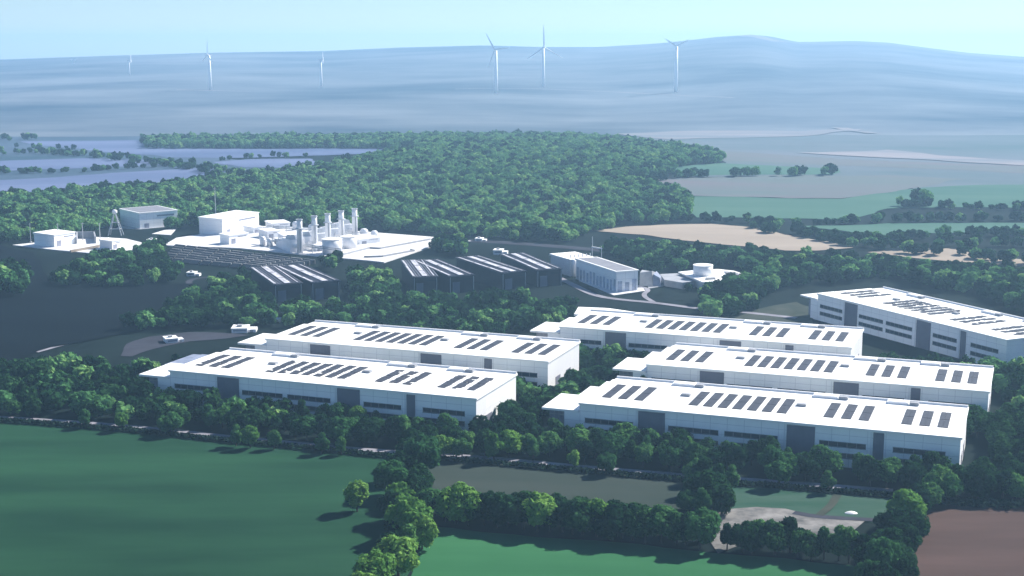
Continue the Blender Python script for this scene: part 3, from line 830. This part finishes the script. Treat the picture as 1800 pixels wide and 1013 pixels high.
def mast(x, y0, y1, label, r=0.35):
    c = at(x, y0, 0.0); H = (y0 - y1) * mpp(c)
    t = thing('mast', label, 'mast', (c.x, c.y, float(terrain(c.x, c.y)) - 0.2), 0)
    MB().tube((0, 0, 0), (0, 0, H), r, r * 0.5, 8).build('pole', 'steel', t)
    MB().tube((-1.0, 0, H * 0.96), (1.0, 0, H * 0.96), 0.14, 0.14, 6).build('crossbar', 'steel', t)
    MB().box(-0.8, 0.8, -0.8, 0.8, 0, 0.5).build('base', 'pale_concrete', t)
for x, y0, y1, lb in ((103, 432, 392, 'thin grey mast behind the block at the far left works'), (146, 424, 391, 'thin grey mast beside the grey screen wall'), (176, 422, 392, 'thin grey mast left of the lattice tower'),
                      (380, 404, 328, 'tall thin mast behind the tall plain box building'), (54, 426, 392, 'thin pale mast at the far left edge of the works')):
    mast(x, y0, y1, lb)
a, b = at(1041, 452, 0.0), at(1057, 455, 0.0)
k = mpp(a)
t = thing('pole_gantry', 'two thin poles joined by a crossbar behind the silo building', 'gantry', a, math.atan2((b - a).y, (b - a).x))
w = (b - a).length
MB().tube((0, 0, 0), (0, 0, 36 * k), 0.26, 0.18, 8).build('pole', 'white_paint', t)
MB().tube((w, 0, 0), (w, 0, 22 * k), 0.26, 0.2, 8).build('pole', 'white_paint', t)
MB().box(-0.5, w + 0.5, -0.4, 0.4, 17 * k, 17 * k + 0.7).build('crossbar', 'white_paint', t)

# ------------------------------------------------------------------ wind turbines
def turbine(bx, by, hub_y, blade_px, yaw, spin, label, small=False):
    c = at(bx, by)
    k = mpp(c); H = (by - hub_y) * k; Lb = blade_px * k
    t = thing('wind_turbine', label, 'wind turbine', (c.x, c.y, c.z - 1), yaw, 'white wind turbines on the hills')
    MB().lathe(0, 0, [(H * 0.046, 0), (H * 0.038, H * 0.4), (H * 0.026, H)], 20).build('tower', 'turbine_white', t, smooth=True)
    MB().hexa([(-1.9, -4, H - 1.5), (1.9, -4, H - 1.5), (1.7, 7, H - 1.2), (-1.7, 7, H - 1.2)], [(-1.7, -4, H + 2.2), (1.7, -4, H + 2.2), (1.4, 7, H + 1.9), (-1.4, 7, H + 1.9)]).build('nacelle', 'turbine_white', t)
    hb = MB().tube((0, -4.01, H + 0.3), (0, -6.6, H + 0.3), 1.7, 0.7, 14).build('hub', 'turbine_white', t)
    for i in range(3):
        w = spin + i * 2 * math.pi / 3
        dx, dz = math.sin(w), math.cos(w)
        nx, nz = dz, -dx
        st = [(0.0, 1.3, 1.2), (0.12, 2.6, 1.1), (0.3, 2.2, 0.8), (0.65, 1.5, 0.5), (1.0, 0.6, 0.3)]
        v, f = [], []
        for (s, cw, th) in st:
            for (e, g) in ((-cw, 0), (0, -th), (cw, 0), (0, th)):
                v.append((dx * s * Lb + nx * e, -5.4 + g, H + 0.3 + dz * s * Lb + nz * e))
        for j in range(len(st) - 1):
            for q in range(4):
                f.append((j * 4 + q, j * 4 + (q + 1) % 4, j * 4 + 4 + (q + 1) % 4, j * 4 + 4 + q))
        f.append((16, 17, 18, 19))
        b = MB(); b.v, b.f = v, f
        b.build('blade', 'turbine_white', t)
mat('turbine_white', (0.95, 0.95, 0.94), 0.5)
turbine(1188, 162, 82, 24, R(-15), R(62), 'wind turbine right of centre with two blades raised in a shallow V')
turbine(955, 153, 84, 39, R(20), R(-2), 'tallest wind turbine in the centre with one blade straight up')
turbine(872, 164, 88, 34, R(-40), R(85), 'wind turbine just left of the tallest one, blade pointing right')
turbine(370, 158, 97, 26, R(-55), R(4), 'wind turbine at left with one blade straight up and one drooping')
turbine(565, 152, 105, 13, R(98), R(0), 'wind turbine seen edge on between the left and central ones')
turbine(228, 132, 106, 10, R(105), R(0), 'short looking wind turbine seen edge on, second from left')
turbine(130, 112, 107, 7, R(10), R(180), 'tiny distant wind turbine at the far left crest')

# ------------------------------------------------------------------ trees
def crown_mesh(name, seed, h=9.5, r=4.2, nb=13, leaves=1500, size=0.62, base=1.3, squash=1.0):
    g = np.random.default_rng(seed)
    ch = (h - base) / 2; cz = base + ch
    cen, rad = [], []
    for i in range(nb):
        th = g.uniform(0, 2 * np.pi); u = g.uniform(-0.85, 1.0)
        rr = np.sqrt(max(0, 1 - u * u)) * g.uniform(0.45, 0.85)
        if u < -0.3: rr *= 0.95
        cen.append((r * rr * np.cos(th), r * rr * np.sin(th), cz + ch * u * 0.66))
        rad.append(r * g.uniform(0.24, 0.44))
    cen.append((0, 0, cz)); rad.append(r * 0.62)
    cen, rad = np.array(cen), np.array(rad)
    wgt = rad ** 2; wgt = wgt / wgt.sum()
    n = leaves * 3
    bi = g.choice(len(rad), n, p=wgt)
    nrm = g.normal(size=(n, 3)); nrm /= np.linalg.norm(nrm, axis=1)[:, None]
    P = cen[bi] + nrm * (rad[bi] * g.uniform(0.72, 1.10, n))[:, None]
    ok = np.ones(n, bool)
    for j in range(len(rad)):
        dd = np.linalg.norm(P - cen[j], axis=1)
        ok &= ~((dd < rad[j] * 0.70) & (bi != j))
    ok &= P[:, 2] > base * 0.5
    P, nrm = P[ok][:leaves], nrm[ok][:leaves]
    n = len(P)
    N = nrm + g.normal(size=(n, 3)) * 0.42 + np.array([0, 0, 0.25]); N /= np.linalg.norm(N, axis=1)[:, None]
    T = np.cross(N, g.normal(size=(n, 3))); T /= np.linalg.norm(T, axis=1)[:, None]
    B = np.cross(N, T)
    s = size * g.uniform(0.65, 1.25, n)[:, None]
    V = np.empty((n, 4, 3))
    V[:, 0] = P - T * s; V[:, 1] = P - B * s * 0.62 - N * s * 0.15; V[:, 2] = P + T * s * 1.1; V[:, 3] = P + B * s * 0.66 - N * s * 0.15
    me = bpy.data.meshes.new(name)
    me.vertices.add(n * 4); me.vertices.foreach_set('co', V.reshape(-1))
    me.loops.add(n * 4); me.loops.foreach_set('vertex_index', np.arange(n * 4))
    me.polygons.add(n); me.polygons.foreach_set('loop_start', np.arange(n) * 4)
    me.update(calc_edges=True)
    return me

def trunk_mesh(seed, h=9.5):
    q = random.Random(seed); t = MB()
    t.tube((0, 0, -0.3), (0.1, 0.05, h * 0.35), 0.32, 0.22, 8).tube((0.1, 0.05, h * 0.35), (0.0, 0.1, h * 0.75), 0.22, 0.07, 7)
    for i in range(5):
        w = q.uniform(0, 6.28); z = h * q.uniform(0.22, 0.5)
        t.tube((0.08, 0.05, z), (math.cos(w) * h * 0.26, math.sin(w) * h * 0.26, z + h * q.uniform(0.12, 0.25)), 0.13, 0.04, 6)
    me = bpy.data.meshes.new('trunk'); me.from_pydata(t.v, [], t.f); me.materials.append(MATS['bark'])
    return me

SHAPES = [dict(h=9.5, r=4.4, nb=22), dict(h=10.8, r=4.0, nb=20), dict(h=8.6, r=4.6, nb=24), dict(h=9.8, r=3.6, nb=15), dict(h=9.0, r=4.9, nb=26)]
CROWNS = {}
for k, s in enumerate(SHAPES):
    for col in ('leaf_dark', 'leaf_mid', 'leaf_light'):
        me = crown_mesh('crown', 100 + k, leaves=2100, size=0.52, **s) if col == 'leaf_dark' else CROWNS[(k, 'leaf_dark')].copy()
        me.materials.clear(); me.materials.append(MATS[col])
        CROWNS[(k, col)] = me
TRUNKS = [trunk_mesh(50 + k, s['h']) for k, s in enumerate(SHAPES)]

TREES = []                                           # (x, y, height, colour, zone)
ZONES = {
 'lone': ('lone round tree standing out in the dark green field', None),
 'corner': ('yellow green tree at the bottom end of the upright hedge', 'bright trees at the bottom of the upright hedge'),
 'hedge_up': ('tree in the upright hedge dividing the two green fields', 'trees of the upright hedge'),
 'hedge_long': ('tree in the long hedge above the bright green bottom field', 'trees of the long hedge'),
 'hedge_gravel': ('tree in the hedge between pale gravel and bright green field', 'trees of the hedge by the gravel'),
 'hedge_cross': ('tree in the short hedge between stubble field and small pasture', 'trees of the short cross hedge'),
 'hedge_right': ('tree in the hedge along the left side of the brown field', 'trees of the hedge beside the brown field'),
 'belt_left': ('belt tree left of the front left warehouse above the dark green field', 'trees of the belt left of the warehouses'),
 'belt_mid': ('belt tree in front of the front left warehouse', 'trees of the belt before the front left warehouse'),
 'belt_gap': ('belt tree in the gap between the left and right warehouses', 'trees of the belt in the warehouse gap'),
 'belt_right': ('belt tree in front of the front right warehouse', 'trees of the belt before the front right warehouse'),
 'belt_end': ('belt tree right of the front right warehouse above the brown field', 'trees of the belt at the right edge'),
}
def add(px, py, hpx, col, zone):
    p = at(px, py, 0.0)
    TREES.append((p.x, p.y, hpx * mpp(p), col, zone))

add(628, 900, 58, 'leaf_light', 'lone')
for px, py, h, c in ((741, 838, 78, 'leaf_mid'), (718, 822, 55, 'leaf_dark'), (690, 872, 68, 'leaf_mid'), (728, 888, 52, 'leaf_dark'), (705, 895, 46, 'leaf_light'), (742, 912, 45, 'leaf_dark'), (714, 925, 56, 'leaf_light'), (725, 952, 76, 'leaf_light'), (742, 965, 56, 'leaf_light'), (697, 948, 46, 'leaf_dark'), (760, 905, 46, 'leaf_mid'), (708, 848, 58, 'leaf_dark'), (740, 872, 56, 'leaf_dark'), (695, 918, 58, 'leaf_dark'), (718, 985, 66, 'leaf_mid'), (738, 935, 52, 'leaf_mid'), (690, 985, 52, 'leaf_dark'), (678, 1010, 48, 'leaf_dark')):
    add(px, py, h, c, 'hedge_up')
add(700, 1014, 76, 'leaf_light', 'corner'); add(656, 1044, 80, 'leaf_light', 'corner'); add(640, 1062, 60, 'leaf_light', 'corner')
x = 778
while x < 1248:
    f = (x - 760) / 490
    yb = 915 + 50 * f
    bright = any(abs(x - q) < 11 for q in (800, 938, 1050, 1165, 1230))
    add(x + rnd.uniform(-5, 5), yb + rnd.uniform(-2, 3), rnd.uniform(56, 66) + (12 if bright else 0), 'leaf_light' if bright and x < 1150 else 'leaf_mid' if bright else 'leaf_dark', 'hedge_long')
    if rnd.random() < 0.85: add(x + rnd.uniform(5, 16), yb - rnd.uniform(8, 15), rnd.uniform(42, 54), rnd.choice(['leaf_dark', 'leaf_dark', 'leaf_mid']), 'hedge_long')
    x += rnd.uniform(19, 25)
for px, py, h, c in ((1278, 968, 50, 'leaf_dark'), (1306, 972, 58, 'leaf_dark'), (1338, 965, 55, 'leaf_mid'), (1362, 975, 62, 'leaf_dark'), (1388, 972, 66, 'leaf_dark'), (1402, 980, 50, 'leaf_mid'), (1426, 985, 52, 'leaf_dark'), (1448, 984, 60, 'leaf_mid'), (1474, 986, 64, 'leaf_mid'), (1492, 990, 66, 'leaf_mid'), (1515, 1000, 64, 'leaf_dark'), (1322, 976, 46, 'leaf_dark'), (1415, 972, 44, 'leaf_dark')):
    add(px, py, h, c, 'hedge_gravel')
for px, py, h, c in ((1238, 868, 66, 'leaf_dark'), (1262, 875, 62, 'leaf_dark'), (1248, 898, 70, 'leaf_dark'), (1210, 906, 48, 'leaf_mid'), (1232, 915, 58, 'leaf_mid'), (1268, 905, 52, 'leaf_dark')):
    add(px, py, h, c, 'hedge_cross')
for px, py, h, c in ((1635, 893, 44, 'leaf_mid'), (1612, 905, 52, 'leaf_dark'), (1590, 928, 64, 'leaf_light'), (1608, 950, 50, 'leaf_dark'), (1575, 955, 58, 'leaf_dark'), (1600, 985, 62, 'leaf_dark'), (1560, 985, 60, 'leaf_dark'), (1552, 1022, 84, 'leaf_mid'), (1530, 1010, 60, 'leaf_dark'), (1575, 1012, 60, 'leaf_dark'), (1530, 1042, 60, 'leaf_mid'), (1590, 1030, 50, 'leaf_dark'), (1548, 1060, 70, 'leaf_dark')):
    add(px, py, h, c, 'hedge_right')

def scatter(poly_px, spacing, hfun, zone, pts_world=None):
    P = [at(*p) for p in poly_px]
    x0, x1 = min(p.x for p in P), max(p.x for p in P); y0, y1 = min(p.y for p in P), max(p.y for p in P)
    out = []
    yy = y0; row = 0
    while yy < y1:
        xx = x0 + (row % 2) * spacing / 2
        while xx < x1:
            x = xx + rnd.uniform(-0.38, 0.38) * spacing; y = yy + rnd.uniform(-0.38, 0.38) * spacing
            if inside(P, x, y) and not any(inside(k, x, y) for k in KEEP_OUT):
                out.append((x, y))
            xx += spacing
        yy += spacing * 0.87; row += 1
    return out
belt = scatter([(-60, 727), (100, 737), (250, 749), (400, 767), (520, 777), (640, 789), (760, 797), (900, 808), (1100, 830), (1250, 841), (1400, 850), (1560, 864), (1640, 880), (1860, 888), (1860, 660), (1735, 660), (1000, 625), (900, 660), (250, 662), (180, 652), (90, 650), (-60, 662)], 7.6, None, None)
for x, y in belt:
    dep = y * CT + CAM_H * ST
    px = 900 + F_PX * x / dep
    zone = 'belt_left' if px < 255 else 'belt_mid' if px < 850 else 'belt_gap' if px < 1000 else 'belt_right' if px < 1700 else 'belt_end'
    c = rnd.choices(['leaf_dark', 'leaf_mid', 'leaf_light'], [0.62, 0.34, 0.04])[0]
    if zone == 'belt_end': c = rnd.choices(['leaf_dark', 'leaf_mid'], [0.9, 0.1])[0]
    TREES.append((x, y, rnd.uniform(6.8, 10.4), c, zone))
# smaller bright trees along the road in front of the belt
for px, py, h in ((415, 785, 40), (440, 788, 42), (482, 790, 36), (566, 798, 38), (600, 800, 34), (780, 806, 40), (812, 808, 40), (868, 812, 52), (1010, 824, 34), (1065, 834, 40), (1222, 850, 42), (1455, 866, 40), (1285, 862, 46), (1370, 858, 50), (150, 752, 34), (215, 757, 34), (300, 765, 40), (1645, 880, 60), (1660, 884, 48)):
    add(px, py, h, rnd.choice(['leaf_mid', 'leaf_light', 'leaf_mid']), 'belt_left' if px < 255 else 'belt_mid' if px < 850 else 'belt_gap' if px < 1000 else 'belt_right')

def in_view(x, y):
    dep = y * CT + CAM_H * ST
    px = 900 + F_PX * x / dep
    py = 506.5 + F_PX * (CAM_H * CT - y * ST) / dep
    return -45 < px < 1845 and py < 1075
view = sorted([t for t in TREES if in_view(t[0], t[1])], key=lambda t: t[1])
near, rest = view[:298], view[298:]
protos = {}
for (x, y, h, col, zone) in near:
    k = rnd.randrange(len(SHAPES))
    label, group = ZONES[zone]
    s = h / SHAPES[k]['h']
    if (k, col) not in protos:
        o = thing('tree', label, 'tree', (x, y, 0))
        cr = bpy.data.objects.new('crown', CROWNS[(k, col)]); cr.parent = o; link(cr)
        tr = bpy.data.objects.new('trunk', TRUNKS[k]); tr.parent = o; link(tr)
        protos[(k, col)] = o
    else:
        o = copy_tree(protos[(k, col)])
    o.location = (x, y, 0)
    o.rotation_euler = (0, 0, rnd.uniform(0, 6.28))
    sx = s * rnd.uniform(0.88, 1.12)
    o.scale = (sx, sx, s)
    tag(o, label, 'tree')
    if group: o['group'] = group
    elif 'group' in o: del o['group']

# woodland (the trees beyond the nearest 298) and the forest, as instanced masses
pool = bpy.data.collections.new('tree_pool')
for k in range(5):
    for j, col in enumerate(('leaf_dark', 'leaf_forest')):
        me = crown_mesh('pool_crown', 300 + k, leaves=520, size=1.0, **SHAPES[k]) if j == 0 else me.copy()
        me.materials.clear(); me.materials.append(MATS[col])
        pool.objects.link(bpy.data.objects.new('pool_tree_%d%d' % (j, k), me))

def mass(name, pts, label, cat, dark_share, seed):
    g = np.random.default_rng(seed)
    n = len(pts)
    me = bpy.data.meshes.new(name)
    P = np.array([(p[0], p[1], float(terrain(p[0], p[1])) - 0.4) for p in pts])
    me.vertices.add(n); me.vertices.foreach_set('co', P.reshape(-1))
    idx = np.where(g.random(n) < dark_share, g.integers(0, 5, n), 5 + g.integers(0, 5, n)).astype(np.int32)
    a = me.attributes.new('idx', 'INT', 'POINT'); a.data.foreach_set('value', idx)
    rot = np.zeros((n, 3)); rot[:, 2] = g.uniform(0, 6.28, n)
    a = me.attributes.new('rot', 'FLOAT_VECTOR', 'POINT'); a.data.foreach_set('vector', rot.reshape(-1))
    h = np.array([p[2] for p in pts]) / 9.5
    scl = np.stack([h * g.uniform(0.9, 1.2, n), h * g.uniform(0.9, 1.2, n), h * g.uniform(0.9, 1.12, n)], 1)
    a = me.attributes.new('scl', 'FLOAT_VECTOR', 'POINT'); a.data.foreach_set('vector', scl.reshape(-1))
    o = link(bpy.data.objects.new(name, me))
    ng = bpy.data.node_groups.new(name, 'GeometryNodeTree')
    ng.interface.new_socket('Geometry', in_out='INPUT', socket_type='NodeSocketGeometry')
    ng.interface.new_socket('Geometry', in_out='OUTPUT', socket_type='NodeSocketGeometry')
    N = ng.nodes
    gi, go = N.new('NodeGroupInput'), N.new('NodeGroupOutput')
    ci = N.new('GeometryNodeCollectionInfo'); ci.inputs['Collection'].default_value = pool
    ci.inputs['Separate Children'].default_value = True; ci.inputs['Reset Children'].default_value = True
    ip = N.new('GeometryNodeInstanceOnPoints'); ip.inputs['Pick Instance'].default_value = True
    def attr(nm, ty):
        q = N.new('GeometryNodeInputNamedAttribute'); q.data_type = ty; q.inputs['Name'].default_value = nm
        return q.outputs['Attribute']
    L = ng.links.new
    L(gi.outputs[0], ip.inputs['Points']); L(ci.outputs[0], ip.inputs['Instance'])
    L(attr('idx', 'INT'), ip.inputs['Instance Index']); L(attr('rot', 'FLOAT_VECTOR'), ip.inputs['Rotation']); L(attr('scl', 'FLOAT_VECTOR'), ip.inputs['Scale'])
    L(ip.outputs[0], go.inputs[0])
    md = o.modifiers.new('trees', 'NODES'); md.node_group = ng
    return tag(o, label, cat, kind='stuff')

W = [(x, y, h) for (x, y, h, c, z) in rest]
def wood(poly, sp=8.5, h0=7.5, h1=11, keep_p=1.0):
    for x, y in scatter(poly, sp, None, None):
        if rnd.random() < keep_p: W.append((x, y, rnd.uniform(h0, h1)))
wood([(335, 530), (385, 505), (440, 492), (470, 545), (610, 552), (620, 500), (690, 500), (700, 520), (850, 520), (960, 548), (1010, 545), (985, 580), (900, 588), (860, 612), (540, 575), (450, 580), (215, 590), (218, 578), (300, 558)], 8.6)
wood([(612, 545), (625, 490), (690, 500), (705, 560)], 9)
wood([(85, 505), (125, 478), (170, 458), (290, 442), (318, 470), (310, 500), (200, 507)], 9, 7, 10, 0.85)
wood([(-40, 528), (-40, 490), (20, 488), (44, 505), (40, 522)], 8.5, 11, 15)
wood([(1060, 452), (1100, 440), (1180, 448), (1300, 456), (1400, 463), (1520, 468), (1650, 480), (1900, 500), (1900, 590), (1800, 555), (1700, 520), (1560, 495), (1500, 497), (1395, 505), (1340, 530), (1330, 560), (1235, 562), (1225, 530), (1280, 505), (1170, 510), (1120, 470)], 8.8, 8, 12)
wood([(1050, 432), (1130, 436), (1200, 446), (1300, 455), (1130, 458), (1060, 446)], 9, 7, 10)
wood([(960, 560), (1000, 545), (1020, 555), (985, 580)], 8, 6, 9)
wood([(560, 470), (590, 458), (605, 462), (590, 480)], 8, 8, 10)
wood([(755, 448), (775, 430), (810, 432), (815, 452)], 8, 9, 12)
wood([(255, 447), (290, 438), (300, 450), (270, 458)], 8, 9, 12)
wood([(1168, 500), (1235, 500), (1330, 500), (1330, 520), (1240, 515), (1180, 512)], 9, 4, 6.5, 0.7)
def line_trees(line, sp, h0, h1, width=8, rows=1, keep_p=1.0):
    P = [at(*p) for p in line]
    for a, b in zip(P, P[1:]):
        d = b - a; L = d.length; n = max(1, int(L / sp))
        d.normalize(); nn = Vector((-d.y, d.x, 0))
        for i in range(n):
            for r_ in range(rows):
                if rnd.random() > keep_p: continue
                q = a + d * (L * (i + rnd.random()) / n) + nn * rnd.uniform(-width / 2, width / 2)
                W.append((q.x, q.y, rnd.uniform(h0, h1)))
line_trees([(1195, 390), (1300, 392), (1360, 396), (1440, 397), (1560, 391), (1680, 390), (1860, 386)], 10, 6, 9, 10, 2)
line_trees([(1320, 402), (1400, 414), (1460, 426), (1560, 438), (1640, 447), (1720, 456), (1860, 473)], 9, 7, 10, 22, 2)
line_trees([(1440, 424), (1520, 425), (1600, 420), (1700, 416), (1860, 412)], 10, 7, 9, 14, 2)
line_trees([(1640, 436), (1740, 433), (1860, 436)], 10, 7, 9, 16, 2)
line_trees([(1205, 310), (1250, 312), (1330, 311), (1470, 309)], 13, 9, 14, 12, 1, 0.8)
line_trees([(1100, 322), (1180, 316), (1240, 310)], 12, 8, 11, 20, 2)
line_trees([(1578, 364), (1660, 366), (1740, 370), (1860, 368)], 10, 6, 9, 12, 2)
line_trees([(1600, 362), (1632, 362)], 7, 13, 19, 10, 2)
line_trees([(0, 272), (80, 270), (160, 276), (250, 288), (330, 296), (440, 312)], 12, 7, 10, 30, 2)
line_trees([(-40, 305), (60, 306), (150, 303), (230, 297), (300, 293)], 12, 6, 9, 16, 2)
line_trees([(-40, 352), (60, 348), (200, 338), (330, 328), (420, 314)], 10, 8, 11, 22, 2)
line_trees([(-40, 246), (20, 246), (50, 248)], 12, 9, 13, 60, 2)
line_trees([(-40, 264), (40, 260), (150, 264)], 14, 6, 9, 30, 1, 0.7)
line_trees([(380, 283), (470, 277), (540, 277)], 13, 6, 9, 14, 1)
mass('woodland', W, 'scattered woods and hedgerows of dark green trees round the halls and far fields', 'woodland', 0.72, 5)
FP = [(-60, 440), (20, 428), (70, 424), (150, 412), (210, 398), (330, 405), (380, 402), (480, 396), (640, 405), (820, 418), (900, 424), (1000, 428), (1040, 408), (1100, 398), (1180, 392), (1215, 380), (1205, 350), (1180, 338), (1100, 322), (1120, 315), (1190, 309), (1180, 296), (1268, 289), (1268, 278), (1200, 266), (1100, 252), (1000, 244), (760, 244), (250, 247), (250, 262), (560, 262), (760, 264), (680, 276), (580, 296), (440, 316), (330, 334), (60, 352), (-60, 360)]
S2 = scatter(FP, 10.5, None, None)
FPW = [(x, y, rnd.uniform(8.5, 13.0)) for x, y in S2]
mass('forest', FPW, 'broad green forest filling the low rise behind the plant', 'forest', 0.25, 6)

# low dark hedge along the field side of the road
def hedge(line, label, h=1.5, w=2.2):
    P = [at(*p, 0.0) for p in line]
    o0 = P[0]
    g = np.random.default_rng(3)
    pts = []
    for a, b in zip(P, P[1:]):
        L = (b - a).length
        n = int(L * 26)
        d = (b - a).normalized(); nn = Vector((-d.y, d.x, 0))
        for i in range(n):
            q = a + d * g.uniform(0, L) + nn * g.normal() * w * 0.33
            pts.append((q.x - o0.x, q.y - o0.y, h * (1 - abs(g.normal()) * 0.35)))
    Pn = np.array(pts); n = len(Pn)
    N = g.normal(size=(n, 3)); N[:, 2] += 0.6; N /= np.linalg.norm(N, axis=1)[:, None]
    T = np.cross(N, g.normal(size=(n, 3))); T /= np.linalg.norm(T, axis=1)[:, None]; B = np.cross(N, T)
    s = 0.5
    V = np.stack([Pn - T * s, Pn - B * s, Pn + T * s, Pn + B * s], 1)
    me = bpy.data.meshes.new('hedge')
    me.vertices.add(n * 4); me.vertices.foreach_set('co', V.reshape(-1))
    me.loops.add(n * 4); me.loops.foreach_set('vertex_index', np.arange(n * 4))
    me.polygons.add(n); me.polygons.foreach_set('loop_start', np.arange(n) * 4)
    me.update(calc_edges=True)
    me.materials.append(MATS['hedge_leaf'])
    o = link(bpy.data.objects.new('hedge', me)); o.location = o0
    return tag(o, label, 'hedge')
hedge([(-120, 735), (60, 746), (230, 759), (400, 778), (520, 789), (650, 802), (740, 810)], 'low dark clipped hedge between the road and the dark green field')
hedge([(760, 808), (1000, 829), (1150, 842), (1235, 849)], 'low dark clipped hedge between the road and the stubble field')
hedge([(1275, 853), (1350, 857), (1570, 875)], 'low dark clipped hedge between the road and the small pasture')
hedge([(1640, 885), (1720, 892), (1900, 896)], 'low dark hedge along the top of the brown field', 2.2, 4)

# ------------------------------------------------------------------ haze
hz = MB().box(-8500, 8500, -450, 10900, -40, 240)
hm = bpy.data.materials.new('haze')
hm.use_nodes = True
nt = hm.node_tree
nt.nodes.clear()
ho = nt.nodes.new('ShaderNodeOutputMaterial')
pv = nt.nodes.new('ShaderNodeVolumePrincipled')
pv.inputs['Color'].default_value = (0.42, 0.70, 1.0, 1)
pv.inputs['Density'].default_value = 0.00014
pv.inputs['Anisotropy'].default_value = 0.25
nt.links.new(pv.outputs[0], ho.inputs['Volume'])
tag(hz.build('haze', hm), 'pale blue haze hanging in the air over the whole valley', 'haze', kind='stuff')
